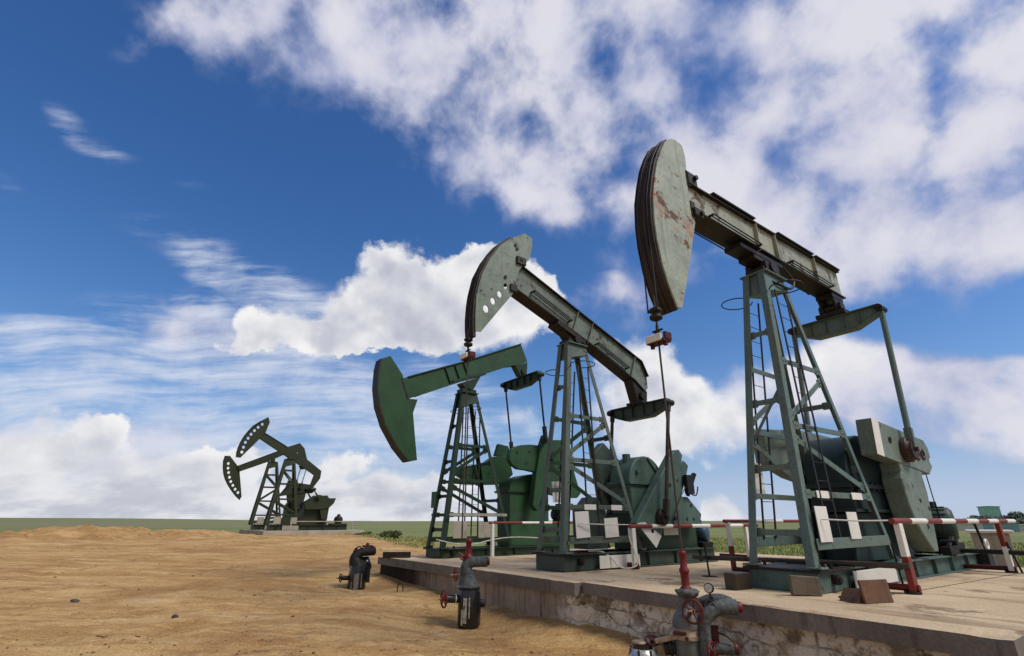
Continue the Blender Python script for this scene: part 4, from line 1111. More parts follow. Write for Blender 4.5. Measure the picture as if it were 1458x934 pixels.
# short wooden and steel blocks
mb = MB(); mb.bx(-.20, .22, -.11, .11, 0, .25)
simple('timber_block', mb, M['darkwood'], 'dark timber block at the left front corner of the nearest tower base', 'block', None, .012, (3.74, 9.33, PT)).rotation_euler.z = R(32)
mb = MB(); mb.bx(-.21, .21, -.05, .05, 0, .27)
simple('timber_block', mb, M['wood'], 'pale grey timber block leaning on the front of nearest tower base', 'block', None, .012, (4.42, 8.52, PT)).rotation_euler = (R(-8), R(3), R(-6))
t = empty('steel_wedge', (5.02, 7.80, PT), R(17)); tag(t, 'rusty brown steel wedge lying on the platform near its front edge', 'wedge')
mb = MB(); mb.bx(-.25, .25, -.02, .02, 0, .29); o = mb.build('face_plate', M['rustblock'], t, .004); o.rotation_euler.x = R(-7)
mb = MB(); mb.prism([(-.33, .0), (.0, .0), (-.20, .17)], .05, .34, 'uz'); o = mb.build('wedge_body', M['rustblock'], t, .004); 
mb = MB(); mb.bx(-.14, .10, -.02, .16, 0, .03); simple('steel_scrap', mb, M['rustblock'], 'flat rusty scrap beside the tower base corner', 'scrap', None, .004, (4.98, 8.25, PT)).rotation_euler.z = .5
# dark bar at the far end
mb = MB(); mb.bx(-.42, .42, -.06, .06, 0, .17)
simple('steel_bar', mb, M['rustdark'], 'dark rusty steel channel lying at the far left corner of the platform', 'steel bar', None, .01, (-3.55, 17.05, PT-.006)).rotation_euler.z = R(4)
# cables and ropes
mb = MB(); mb.path([(1.80, 13.05, .98), (2.1, 13.0, .98), (2.33, 12.95, .84), (2.5, 12.93, .66), (2.75, 12.95, .63), (2.93, 12.98, .72), (2.90, 13.02, .95), (2.80, 13.04, 1.25), (2.80, 13.06, 1.50)], .016, 8, 4)
simple('power_cable', mb, M['wire'], 'white cable looping down to the foot of the middle railing post', 'cable', None, 0)
a = place(.35, .62); b = (6.08, 8.63)
mb = MB(); mb.path([(a[0], a[1], 1.68), ((a[0]+b[0])/2, (a[1]+b[1])/2, 1.655), (b[0], b[1], 1.66)], .012, 6, 3)
simple('rope', mb, M['wire'], 'white rope strung from the nearest tower to the thick railing', 'rope', None, 0)
a = place(.3, .6, (.92, 12.7)); b = (2.86, 13.10)
mb = MB(); mb.path([(a[0], a[1], 1.60), ((a[0]+b[0])/2, (a[1]+b[1])/2, 1.575), (b[0], b[1], 1.57)], .012, 6, 3)
simple('rope', mb, M['wire'], 'white rope strung from the middle tower to its railing', 'rope', None, 0)
mb = MB(); mb.path([(-2.3, 16.62, 1.13), (-1.75, 16.55, 1.02), (-1.2, 16.62, .99), (-.66, 17.0, 1.10), (-.1, 17.2, 1.17), (.5, 17.3, 1.17), (1.3, 17.4, 1.12)], .016, 6, 4)
simple('rope', mb, M['wire'], 'sagging white rope hung low across the dark green tower', 'rope', None, 0)
# beige cabinet with a pale lid, on the ground behind the platform
cz = ground_z(13.35, 15.5, False)
t = empty('equipment_cabinet', (13.5, 15.45, cz), R(-38)); tag(t, 'beige metal cabinet with an overhanging white lid at the right', 'cabinet')
hh = 1.42-cz
mb = MB(); mb.bx(-.40, .40, -.36, .36, .0, hh-.08); mb.build('body', M['beige'], t, .012)
mb = MB(); mb.bx(-.50, .50, -.46, .46, hh-.08, hh); mb.build('lid', M['white'], t, .02)
mb = MB(); mb.bx(-.37, .37, -.372, -.362, .1, hh-.15); mb.build('door', M['beige'], t, .003)
mb = MB(); mb.tube((.28, -.36, .5), (.28, -.41, .5), .03, 8); mb.bx(.27, .29, -.42, -.40, .42, .56); mb.build('handle', M['black'], t, 0)
# rebar staple in the dirt
mb = MB(); z0 = ground_z(-2.93, 14.81)
mb.path([(-.07, 0, -.05), (-.07, 0, .14), (0, 0, .19), (.07, 0, .14), (.07, 0, -.05)], .016, 6, 3)
simple('rebar_staple', mb, M['rustdark'], 'small rusty rebar loop stuck in the dirt by the platform wall', 'rebar', None, 0, (-2.93, 14.81, z0))

# ------------------------------------------------------------------ wellheads (local x across the view, y away, z up)
def well(x, y, label):
    t = empty('wellhead', (x, y, 0), -math.atan2(x, y)); tag(t, label, 'wellhead', 'wellheads in front of the platform'); return t
def lump(prof, a=.012):
    return [(r*(1+random.uniform(-a*3, a*3)), z) for r, z in prof]

t = well(2.34, 7.6, 'nearest wellhead, grey lagged pipes with red handwheels and pressure gauge')
mb = MB()
mb.lathe((-.06, 0, -.45), (0, 0, 1), [(.155, 0), (.165, .35), (.172, .67)], 28); mb.build('drum', M['drum'], t)
mb = MB(); mb.lathe((-.05, 0, .222), (0, 0, 1), [(.185, 0), (.185, .055), (.178, .058), (.178, .125)], 28); mb.build('clamp_band', M['tanarm'], t)
mb = MB(); mb.lathe((-.04, 0, .348), (0, 0, 1), [(.185, 0), (.183, .05), (.165, .12), (.125, .18), (.085, .22), (.07, .30), (.07, .38)], 28); mb.build('dome', M['drum'], t)
mb = MB(); mb.ball((0, 0, .755), .15, (1, .9, .42), .35, 3); mb.build('lagged_flange', M['lag'], t, 0)
mb = MB(); mb.lathe((0, 0, .79), (0, 0, 1), [(.075, 0), (.075, .03), (.052, .04), (.055, .20), (.066, .21), (.066, .25), (.048, .27), (.048, .42), (.053, .43), (.053, .47), (.03, .48)], 20); mb.build('stuffing_box', M['red'], t)
mb = MB(); ax = (-.42, -1, .10); mb.wheel((.05, -.19, .56), ax, .135, .014, 5); mb.build('handwheel', M['red'], t, 0)
mb = MB(); mb.tube((.03, -.03, .56), (.055, -.22, .565), .03, 10); mb.tube((.04, -.2, .565), (.0, -.30, .575), .012, 8); mb.build('valve_stem', M['tanarm'], t, 0)
mb = MB(); mb.path([(.16, -.08, -.45), (.16, -.08, .0), (.165, -.08, .30), (.20, -.07, .47), (.33, -.03, .575), (.47, .02, .60), (.60, .05, .60)], .08, 14, 4, [.082, .08, .078, .085, .088, .098, .095]); mb.build('lagged_pipe', M['lag'], t, 0)
mb = MB(); mb.path([(.14, .12, .62), (.28, .12, .66), (.42, .12, .665), (.55, .10, .64)], .075, 12, 4, [.05, .075, .08, .07]); mb.build('lagged_pipe', M['lag'], t, 0)
mb = MB(); mb.lathe((.59, .05, .60), (1, .15, 0), [(.062, 0), (.07, .03), (.06, .08), (.02, .085)], 18); mb.build('end_cap', M['red'], t)
mb = MB(); mb.lathe((.29, -.02, .82), (-.35, -1, .05), [(.052, -.03), (.062, -.02), (.062, .02), (.055, .022)], 24); g = mb.build('pressure_gauge', M['black'], t, 0)
mb = MB(); mb.lathe((.29-.0085, -.0445, .8212), (-.35, -1, .05), [(.050, 0), (.050, .003)], 24); mb.build('dial', M['gauge'], g, 0)
mb = MB(); mb.bar((.272, -.049, .80), (.287, -.049, .845), .004, .003); mb.build('needle', M['black'], g, 0)
mb = MB(); mb.tube((.295, -.02, .77), (.30, 0, .64), .012, 8); mb.box((.30, 0, .70), (.05, .05, .035)); mb.path([(.30, 0, .69), (.24, -.05, .68), (.20, -.09, .60)], .012, 6, 3); mb.path([(.28, -.06, .69), (.33, -.1, .63), (.37, -.1, .58)], .008, 6, 3); mb.build('gauge_tap', M['black'], t, 0)
mb = MB(); mb.wheel((.24, -.14, .10), (.9, -.5, .1), .12, .013, 4); mb.build('handwheel', M['red'], t, 0)
mb = MB(); mb.tube((.18, 0, .12), (.50, .02, .13), .07, 16); mb.build('lagged_pipe', M['lag'], t, 0)
mb = MB(); mb.lathe((.49, .02, .13), (1, .05, 0), [(.065, 0), (.072, .02), (.066, .06), (.03, .07)], 18); mb.build('end_cap', M['darkred'], t)
mb = MB(); mb.bx(.25, .34, .02, .06, .14, .36); mb.bx(.24, .35, .01, .07, .34, .38); mb.tube((.29, .04, .2), (.29, -.05, .2), .02, 8); mb.build('yoke', M['darkred'], t)
mb = MB(); mb.path([(.33, .03, .30), (.42, -.02, .28), (.50, -.04, .22)], .012, 6, 3); mb.build('hose', M['black'], t, 0)
mb = MB(); mb.bar((-.10, -.10, .27), (-.46, -.12, .185), .07, .055); mb.build('side_arm', M['tanarm'], t, .01)
mb = MB(); mb.box((-.14, -.15, .30), (.16, .09, .035)); mb.tube((-.06, -.19, .25), (-.06, -.22, .25), .022, 10); mb.build('clamp_bolts', M['darkred'], t)
mb = MB(); mb.tube((-.23, -.02, .12), (-.36, -.04, .10), .085, 16); mb.tube((-.26, -.02, .12), (-.29, -.02, .115), .11, 16); mb.build('flange', M['black'], t)
# bare silver-wrapped gate valve at its left
mb = MB(); mb.lathe((-.63, -.06, -.45), (0, 0, 1), [(.16, 0), (.20, .2), (.205, .42), (.17, .52), (.14, .54)], 20); v_ = mb.build('wrapped_valve', M['silver'], t)
mb = MB()
for k in range(7):
    a = 2*PI*k/7; mb.bar((-.63+.17*math.cos(a), -.06+.17*math.sin(a), .09), (-.63+.207*math.cos(a), -.06+.207*math.sin(a), -.2), .03, .012, (math.cos(a), math.sin(a), 0))
mb.lathe((-.63, -.06, .085), (0, 0, 1), [(.13, 0), (.13, .05)], 18); mb.build('tape_strip', M['blackgloss'], v_, 0)
mb = MB(); mb.lathe((-.66, -.06, .14), (0, 0, 1), [(.10, 0), (.105, .015), (.09, .03), (.05, .035)], 18); mb.build('valve_bonnet', M['tanarm'], v_)
mb = MB(); mb.wheel((-.50, -.05, .18), (.2, -.5, .9), .085, .013, 4); mb.build('handwheel', M['darkred'], v_, 0)

t = well(-.95, 11.33, 'middle wellhead, black wrapped drum under grey elbow pipe with red wheels')
mb = MB(); mb.lathe((.10, -.1, -.32), (0, 0, 1), [(.19, 0), (.225, .10), (.232, .42), (.215, .62), (.19, .70)], 9); d_ = mb.build('drum', M['blackgloss'], t, .012)
mb = MB()
for (a, w, z0, z1) in ((-112, .07, -.18, .25), (-90, .022, -.10, .26), (-128, .035, -.22, .05)):
    a = R(a); mb.bar((.10+.222*math.cos(a), -.1+.222*math.sin(a), z0), (.10+.215*math.cos(a), -.1+.215*math.sin(a), z1), w, .02, (math.cos(a), math.sin(a), 0))
mb.build('silvery_strip', M['silver'], d_, .004)  # silvery strips painting highlights onto the glossy black wrap
mb = MB(); mb.lathe((.09, -.05, .375), (0, 0, 1), [(.21, 0), (.215, .045)], 22); mb.build('flange', M['black'], t)
mb = MB(); mb.bx(-.17, .02, -.24, -.08, .42, .455); mb.build('flange_plate', M['lag'], t)
mb = MB(); mb.lathe((.07, 0, .42), (0, 0, 1), [(.21, 0), (.195, .05), (.155, .15), (.13, .22), (.13, .30)], 20); mb.build('lagged_cone', M['lag'], t)
mb = MB(); mb.path([(.05, 0, .58), (.02, 0, .70), (.03, 0, .80), (.13, -.01, .865), (.28, -.02, .875), (.44, -.03, .885)], .10, 14, 4, [.125, .12, .115, .10, .098, .105]); mb.build('lagged_pipe', M['lag'], t, 0)
mb = MB(); mb.lathe((.43, -.03, .885), (1, -.1, .05), [(.075, 0), (.085, .02), (.07, .06), (.03, .065)], 16); mb.build('end_cap', M['darkred'], t)
mb = MB(); mb.lathe((.06, .1, .80), (0, 0, 1), [(.10, 0), (.12, .10), (.12, .16), (.06, .22), (.055, .42), (.07, .43), (.07, .48), (.03, .52)], 16); mb.build('stuffing_box', M['red'], t)
mb = MB(); mb.wheel((-.03, -.02, .98), (-.2, -.9, .5), .08, .012, 4); mb.build('handwheel', M['red'], t, 0)
mb = MB(); mb.tube((-.03, -.02, .98), (-.14, -.1, 1.06), .012, 6); mb.build('valve_stem', M['tanarm'], t, 0)
mb = MB(); mb.wheel((-.19, -.04, .65), (-1, -.35, 0), .115, .013, 4); mb.build('handwheel', M['red'], t, 0)
mb = MB(); mb.tube((.0, 0, .65), (-.28, -.08, .64), .02, 8); mb.build('valve_stem', M['tanarm'], t, 0)
mb = MB(); mb.tube((.0, -.06, .21), (-.36, -.16, .23), .075, 14); mb.build('side_outlet', M['blackgloss'], t, .01)
mb = MB(); mb.tube((-.165, -.105, .225), (-.185, -.11, .226), .085, 14); mb.build('white_ring', M['wire'], t, 0)
mb = MB(); mb.wheel((-.40, -.17, .23), (-1, -.45, 0), .15, .018, 4); mb.build('handwheel', M['red'], t, 0)
mb = MB(); mb.tube((-.36, -.16, .23), (-.50, -.21, .235), .016, 8); mb.build('valve_stem', M['tanarm'], t, 0)
mb = MB(); mb.lathe((.30, 0, .13), (1, 0, -.1), [(.075, 0), (.075, .10), (.05, .12)], 12); mb.build('side_plug', M['black'], t)

t = well(-4.32, 15.67, 'oil blackened wellhead at the far left end of the platform')
mb = MB(); mb.lathe((-.0, -.1, -.25), (0, 0, 1), [(.20, 0), (.24, .12), (.245, .50), (.22, .68), (.2, .74)], 10); d_ = mb.build('drum', M['blackgloss'], t, .012)
mb = MB()
for (a, w, z0, z1) in ((-95, .13, -.12, .30), (-62, .03, -.05, .3), (-125, .04, -.1, .1)):
    a = R(a); mb.bar((.245*math.cos(a), -.1+.245*math.sin(a), z0), (.235*math.cos(a), -.1+.235*math.sin(a), z1), w, .02, (math.cos(a), math.sin(a), 0))
mb.build('silvery_strip', flat('dull_silver_grey', (.16, .15, .135), .5, .4, 9), d_, .004)  # dull silver-grey strips down the drum front
mb = MB(); mb.path([(-.02, .0, .40), (-.10, 0, .60), (-.08, 0, .74), (.08, 0, .83), (.25, 0, .84), (.40, 0, .86)], .12, 12, 4, [.20, .17, .14, .115, .11, .13]); mb.build('lagged_pipe', M['black'], t, 0)
mb = MB(); mb.ball((.14, .05, .45), .2, (1, 1, 1.5), .4, 3); mb.build('lagged_body', M['blackgloss'], t, 0)
mb = MB(); mb.lathe((.39, 0, .86), (1, 0, .1), [(.10, 0), (.11, .03), (.06, .06)], 14); mb.build('end_cap', M['darkred'], t)
mb = MB(); mb.lathe((.20, .05, .85), (0, 0, 1), [(.09, 0), (.09, .08), (.05, .10), (.05, .20), (.03, .22)], 12); mb.box((.20, .05, .98), (.30, .08, .05)); mb.build('stuffing_box', M['darkred'], t)
mb = MB(); mb.path([(-.12, -.05, .70), (-.10, -.08, .90), (-.02, -.08, .98), (.05, -.05, .92)], .018, 8, 4); mb.path([(-.18, -.05, .62), (-.16, -.08, .86), (-.08, -.08, .96)], .018, 8, 4); mb.build('hose', M['black'], t, 0)
mb = MB(); mb.tube((-.15, -.08, .18), (-.42, -.12, .19), .06, 12); mb.build('side_outlet', M['rustdark'], t)
mb = MB(); mb.wheel((-.44, -.12, .19), (-1, -.4, 0), .10, .014, 4); mb.tube((-.42, -.12, .19), (-.55, -.15, .19), .016, 6); mb.build('handwheel', M['rustdark'], t, 0)
mb = MB(); mb.bx(.12, .34, -.05, .10, .05, .50); mb.build('junction_box', M['black'], t)

# ------------------------------------------------------------------ vegetation
def grass_field():
    rnd = random.Random(5); mb = MB()
    def blade(x, y, z, h, w, k):
        a = rnd.uniform(0, 2*PI); l = rnd.uniform(.1, .5)*h
        dx, dy = math.cos(a)*w, math.sin(a)*w; lx, ly = math.cos(a+1.3)*l, math.sin(a+1.3)*l
        mb.mat = k
        mb.add([(x-dx, y-dy, z-.03), (x+dx, y+dy, z-.03), (x+dx*.6+lx*.4, y+dy*.6+ly*.4, z+h*.6), (x-dx*.6+lx*.4, y-dy*.6+ly*.4, z+h*.6), (x+lx, y+ly, z+h)], [(0, 1, 2, 3), (3, 2, 4)])
    n = 0
    while n < 42000:
        d = rnd.uniform(19, 60); a = rnd.uniform(-12, 52)
        x, y = d*math.sin(R(a)), d*math.cos(R(a)); n_, e_ = to_en(x, y)
        if n_ < 11.3: continue
        if d < edge_r(a)*rnd.uniform(.92, 1.08): continue
        dens = noise.noise(Vector((x, y, 0))*.25)*.5+.5
        if rnd.random() > dens*1.3*(1 if d < 40 else .55): n += 0; continue
        n += 1
        h = rnd.uniform(.07, .20)*(1.0+.8*noise.noise(Vector((x, y, 5))*.3))*(1.35 if rnd.random() < .04 else 1)
        k = 0 if rnd.random() < .45 else (1 if rnd.random() < .75 else 2)
        blade(x, y, ground_z(x, y), h, .006+.0005*d, k)
    n = 0
    while n < 6500:                                          # weedy fringe where the dirt pad ends on the left
        a = rnd.uniform(-24, -8); e = edge_r(a); d = e*rnd.uniform(.93, 1.35)
        x, y = d*math.sin(R(a)), d*math.cos(R(a))
        if noise.noise(Vector((x, y, 0))*.3) < -.05: continue
        n += 1; blade(x, y, ground_z(x, y), rnd.uniform(.05, .16), .022, 2 if rnd.random() < .5 else (0 if rnd.random() < .5 else 1))
    o = mb.build('grass', [M['gr1'], M['gr2'], M['gr3']], None, 0)
    tag(o, 'yellow green grass growing behind the platform and along the dirt edge', None, None, 'stuff')
grass_field()

def leaf_cloud(mb, c, rad, n, s, rnd, lumps=6, nm=2):
    cs = []
    for i in range(lumps):
        a = rnd.uniform(0, 2*PI); q = rnd.uniform(.1, .75)
        cs.append((Vector((math.cos(a)*rad[0]*q, math.sin(a)*rad[1]*q, rnd.uniform(-.7, .75)*rad[2])), rnd.uniform(.32, .6)))
    for i in range(n):
        cc, k = rnd.choice(cs)
        v = Vector((rnd.gauss(0, 1), rnd.gauss(0, 1), rnd.gauss(0, 1))); v = v.normalized()*(rnd.random()**.4)
        p = Vector(c)+cc+Vector((v.x*rad[0]*k, v.y*rad[1]*k, v.z*rad[2]*k))
        a = Vector((rnd.gauss(0, 1), rnd.gauss(0, 1), rnd.gauss(0, 1))).normalized(); b = a.orthogonal().normalized()
        ss = s*rnd.uniform(.6, 1.4); mb.mat = 0 if rnd.random() < .7 else 1
        mb.add([p-a*ss-b*ss*.5, p+a*ss-b*ss*.5, p+a*ss*.7+b*ss*.6, p-a*ss*.7+b*ss*.6], [(0, 1, 2, 3)])
def tree(x, y, h, rad, label, seed):
    rnd = random.Random(seed); z = ground_z(x, y, False)
    t = empty('tree', (x, y, z)); tag(t, label, 'tree', 'trees on the horizon at the right')
    mb = MB(); mb.lathe((0, 0, -.2), (0, 0, 1), [(.28, 0), (.2, h*.35), (.12, h*.6), (.05, h*.8)], 10)
    for i in range(6):
        a = rnd.uniform(0, 2*PI); k = rnd.uniform(.3, .55); mb.tube((0, 0, h*k), (math.cos(a)*rad*.6, math.sin(a)*rad*.6, h*(k+.25)), .09, 6, .03)
    mb.build('trunk', M['bark'], t, 0)
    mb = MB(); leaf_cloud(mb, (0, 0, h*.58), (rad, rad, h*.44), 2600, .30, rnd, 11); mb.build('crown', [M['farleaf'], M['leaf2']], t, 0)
def bush(x, y, h, rad, label, seed):
    rnd = random.Random(seed); z = ground_z(x, y, False)
    t = empty('bush', (x, y, z)); tag(t, label, 'bush', 'low bushes at the edge of the dirt pad')
    mb = MB()
    for i in range(5):
        a = rnd.uniform(0, 2*PI); mb.tube((0, 0, -.05), (math.cos(a)*rad*.5, math.sin(a)*rad*.5, h*.6), .02, 5, .008)
    mb.build('stem', M['bark'], t, 0)
    mb = MB(); leaf_cloud(mb, (0, 0, h*.5), (rad, rad, h*.5), 420, .055, rnd, 6); mb.build('foliage', [M['leaf2'], M['leaf']], t, 0)
def at(px_bearing, d): return (d*math.sin(R(px_bearing)), d*math.cos(R(px_bearing)))
for k, (az, d, h, w, lb) in enumerate(((-12.9, 35, .40, .6, 'low green bush, left of the pair by the dirt edge'), (-11.9, 33.5, .46, .45, 'taller green bush, right of the pair by the dirt edge'),
                                       (-15.0, 42, .28, .7, 'flat scrubby bush nearest the far pumpjacks'))):
    x, y = at(az, d); bush(x, y, h, w, lb, 40+k)
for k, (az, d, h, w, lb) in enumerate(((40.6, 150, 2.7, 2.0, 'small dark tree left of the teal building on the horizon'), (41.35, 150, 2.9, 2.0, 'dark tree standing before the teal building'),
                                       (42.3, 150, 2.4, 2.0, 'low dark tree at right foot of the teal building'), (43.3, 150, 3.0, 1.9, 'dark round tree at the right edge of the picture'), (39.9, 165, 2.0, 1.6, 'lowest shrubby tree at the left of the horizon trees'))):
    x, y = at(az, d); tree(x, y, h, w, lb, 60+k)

# ------------------------------------------------------------------ buildings on the horizon
def shed(az, d, w, dp, h, mat, label, roofm, name='warehouse', eave=.25, doors=()):
    x, y = at(az, d); z = ground_z(x, y, False)
    t = empty(name, (x, y, z-.3), -R(az)); tag(t, label, 'building')
    mb = MB(); mb.bx(-w/2, w/2, 0, dp, 0, h+.3); mb.build('wall', mat, t, 0)
    mb = MB(); mb.prism([(-w/2-eave, h+.3), (w/2+eave, h+.3), (w/2+eave, h+.38), (0, h+.38+w*.03), (-w/2-eave, h+.38)], -eave, dp+eave); mb.build('roof', roofm, t, 0)
    for (a, b, c, e) in doors:
        mb = MB(); mb.bx(a, b, -.06, -.01, c+.3, e+.3); mb.build('door' if c < .1 else 'window', M['black'] if c > .1 else M['palewall'], t, 0)
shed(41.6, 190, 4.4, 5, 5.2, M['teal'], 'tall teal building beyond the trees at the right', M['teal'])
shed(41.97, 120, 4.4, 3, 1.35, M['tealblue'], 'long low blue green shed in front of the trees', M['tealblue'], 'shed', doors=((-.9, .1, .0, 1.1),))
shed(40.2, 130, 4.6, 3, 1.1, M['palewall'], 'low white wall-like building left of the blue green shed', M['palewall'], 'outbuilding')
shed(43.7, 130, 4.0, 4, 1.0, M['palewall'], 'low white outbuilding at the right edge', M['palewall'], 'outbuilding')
# ------------------------------------------------------------------ sky, sun, camera
SUN_EL, SUN_AZ = 52., 112.                   # azimuth measured clockwise from straight ahead
w = bpy.data.worlds.new('World'); scn.world = w; w.use_nodes = True
nt = w.node_tree; t = NT(nt); bg = nt.nodes['Background']
sky = t.n('ShaderNodeTexSky', sky_type='NISHITA'); sky.sun_disc = False
sky.sun_elevation = R(SUN_EL); sky.sun_rotation = R(SUN_AZ)
sky.air_density = 1.0; sky.dust_density = .6; sky.ozone_density = 2.2
d = t.n('ShaderNodeTexCoord').outputs['Generated']
d = t.vmath('NORMALIZE', d)
sep = t.n('ShaderNodeSeparateXYZ'); t.l(d, sep.inputs[0]); dz = sep.outputs['Z']
# stereographic chart of the sky about a fixed compass direction (north, 20.9 degrees up)
cE, sE = math.cos(R(20.9)), math.sin(R(20.9))
fx = t.vmath('DOT_PRODUCT', d, (0, cE, sE)); rx = t.vmath('DOT_PRODUCT', d, (1, 0, 0)); ux = t.vmath('DOT_PRODUCT', d, (0, -sE, cE))
den = t.math('MAXIMUM', t.math('ADD', fx, 1.), .05)
cmb = t.n('ShaderNodeCombineXYZ'); t.l(t.math('DIVIDE', rx, den), cmb.inputs[0]); t.l(t.math('DIVIDE', ux, den), cmb.inputs[1])
q = cmb.outputs[0]
wn = t.n('ShaderNodeTexNoise'); t.l(q, wn.inputs['Vector']); wn.inputs['Scale'].default_value = 9; wn.inputs['Detail'].default_value = 3
qw = t.vmath('ADD', q, t.vmath('MULTIPLY', t.vmath('SUBTRACT', wn.outputs['Color'], (.5, .5, .5)), (.05, .05, 0)))
def field(blobs, vec):
    acc = None
    for (x, y, a, b, r, wt) in blobs:
        mp = t.mapping(vec, (x, y, 0), (0, 0, r), (a, b, 1), 'TEXTURE')
        g = t.n('ShaderNodeTexGradient', gradient_type='SPHERICAL'); t.l(mp, g.inputs[0])
        v = t.math('MULTIPLY', t.math('SMOOTH_MIN', t.math('MULTIPLY', g.outputs['Fac'], 1.6), 1., .3), wt)
        acc = v if acc is None else t.math('ADD', acc, v)
    return acc
# --- clear sky: deep blue aloft, paling to the horizon
sk = sky.outputs[0]
hs = t.n('ShaderNodeHueSaturation'); hs.inputs['Saturation'].default_value = 1.20; hs.inputs['Hue'].default_value = .500; t.l(sk, hs.inputs['Color'])
sk0 = t.mix(1., hs.outputs[0], t.mix(t.mapr(dz, .05, .60), (1.0, 1.05, 1.20, 1), (.75, .965, 1.25, 1)), 'MULTIPLY')
K = 1/.10                                    # background strength is .10
def lin(r, g, b): c = srgb(r, g, b); return tuple(x*K for x in c[:3])+(1,)
skc = t.mix(t.mapr(dz, .0, .30, .92, 0), sk0, t.mix(t.mapr(dz, .0, .16), lin(186, 201, 226), lin(128, 165, 215)))
# --- altocumulus sheet, upper right (and the soft grey-white layer low at the right)
A = [(-0.1792, 0.2740, 0.1294, 0.0591, 0.209, 0.95), (-0.2558, 0.2755, 0.1002, 0.0369, 0.436, 0.70), (-0.1586, 0.2401, 0.0885, 0.0413, 0.524, 0.40), (-0.0579, 0.2452, 0.1468, 0.0918, 0.436, 0.75), (-0.0531, 0.1695, 0.0848, 0.0587, 0.785, 0.55), (0.0466, 0.2279, 0.2057, 0.1496, 0.000, 0.75), (0.2104, 0.2015, 0.2469, 0.1764, 0.000, 0.90), (0.3625, 0.1675, 0.1927, 0.1623, 0.000, 0.95),
     (0.0414, 0.1439, 0.1328, 0.0531, 0.000, 0.80), (0.2840, 0.1115, 0.1905, 0.0693, 0.140, 0.75), (0.3926, 0.0568, 0.1215, 0.0455, 0.244, 0.55), (0.1588, 0.3616, 0.4593, 0.1327, 0.000, 0.80), (0.4896, 0.1850, 0.1610, 0.2013, 0.000, 0.80), (0.0969, 0.0254, 0.0749, 0.0374, 0.000, 0.50),
     (0.1811, 0.2355, 0.0496, 0.0350, 0.349, -0.85), (0.2653, 0.2075, 0.0278, 0.0389, 0.000, -0.50), (0.0902, 0.2666, 0.0356, 0.0475, 0.524, -0.55), (0.0006, 0.2631, 0.0363, 0.0363, 0.000, -0.50), (0.3965, 0.1991, 0.0283, 0.0330, 0.000, -0.60), (0.0040, 0.1857, 0.0389, 0.0518, 0.000, -0.55), (0.2464, 0.0886, 0.0364, 0.0242, 0.000, -0.30), (0.1554, 0.0854, 0.0391, 0.0261, 0.000, -0.30),
     (0.2976, -0.0398, 0.0638, 0.0435, 0.000, 0.95), (0.3477, -0.0475, 0.1085, 0.0407, 0.000, 1.00), (0.4096, -0.0507, 0.0838, 0.0345, 0.000, 1.00), (0.2695, -0.0755, 0.0535, 0.0297, 0.000, 0.55), (0.4557, -0.0510, 0.0907, 0.0454, 0.000, 0.90), (0.3591, -0.1575, 0.1333, 0.0133, 0.000, 0.60), (0.3867, -0.0895, 0.0811, 0.0091, 0.000, 0.35), (0.2421, -0.0411, 0.0677, 0.0369, 0.000, 0.80), (-0.3317, -0.1408, 0.2256, 0.0376, 0.000, 1.00), (-0.1637, -0.1630, 0.1625, 0.0275, 0.000, 1.00), (-0.3894, -0.1007, 0.1005, 0.0302, 0.000, 0.70), (0.1553, -0.0894, 0.1042, 0.0391, 0.000, 0.70), (0.3325, -0.0664, 0.1435, 0.0441, 0.000, 0.70), (0.4002, -0.0770, 0.0796, 0.0299, 0.000, 0.50), (0.2873, -0.0083, 0.0353, 0.0235, 0.000, 0.50), (0.0765, 0.0359, 0.0479, 0.0274, 0.175, 0.55), (-0.2586, -0.0032, 0.0911, 0.0243, -0.140, 0.75), (-0.2915, 0.0248, 0.0410, 0.0129, -0.524, 0.60), (-0.3245, -0.1061, 0.1983, 0.0330, 0.000, 0.75), (-0.1551, -0.0224, 0.1058, 0.0198, 0.000, 0.50), (-0.0616, 0.0118, 0.1309, 0.0345, 0.000, 0.50)]
cov = field(A, qw)
qa = t.vmath('ADD', q, t.vmath('MULTIPLY', t.vmath('SUBTRACT', wn.outputs['Color'], (.5, .5, .5)), (.05, .05, 0)))
nA = t.noise(qa, 11., 4, .48); nA2 = t.noise(t.mapping(q, sc=(1.15, 1., 1), rot=(0, 0, R(-28))), 21., 7, .56, .0); nA3 = t.noise(qa, 70., 6, .6)
vcell = t.n('ShaderNodeTexVoronoi', feature='SMOOTH_F1'); t.l(t.vmath('ADD', q, t.vmath('MULTIPLY', t.vmath('SUBTRACT', wn.outputs['Color'], (.5, .5, .5)), (.07, .07, 0))), vcell.inputs['Vector']); vcell.inputs['Scale'].default_value = 20.; vcell.inputs['Smoothness'].default_value = .8
tx = t.math('ADD', t.math('MULTIPLY', t.math('SUBTRACT', .40, vcell.outputs['Distance']), 1.3), t.math('MULTIPLY', t.math('SUBTRACT', nA, .5), 1.9))
tex = t.math('ADD', t.math('ADD', tx, t.math('MULTIPLY', t.math('SUBTRACT', nA2, .5), 1.35)), t.math('MULTIPLY', t.math('SUBTRACT', nA3, .5), .45))
dA = t.math('ADD', t.math('MINIMUM', t.math('MULTIPLY', cov, .82), 1.10), t.math('MULTIPLY', tex, t.mapr(cov, .0, .5, .5, 1.15)))
aA = t.mapr(dA, .0, 1.12, 0, .97)
aA = t.math('MULTIPLY', aA, t.mapr(cov, .02, .22))
shA = t.math('ADD', t.math('MULTIPLY', dA, .6), t.math('MULTIPLY', t.math('SUBTRACT', t.noise(q, 6.2, 6, .6, .2), .5), 2.6))
cA = t.mix(t.mapr(shA, -.15, 1.0), lin(158, 168, 205), lin(224, 223, 233))
c1 = t.mix(aA, skc, cA)
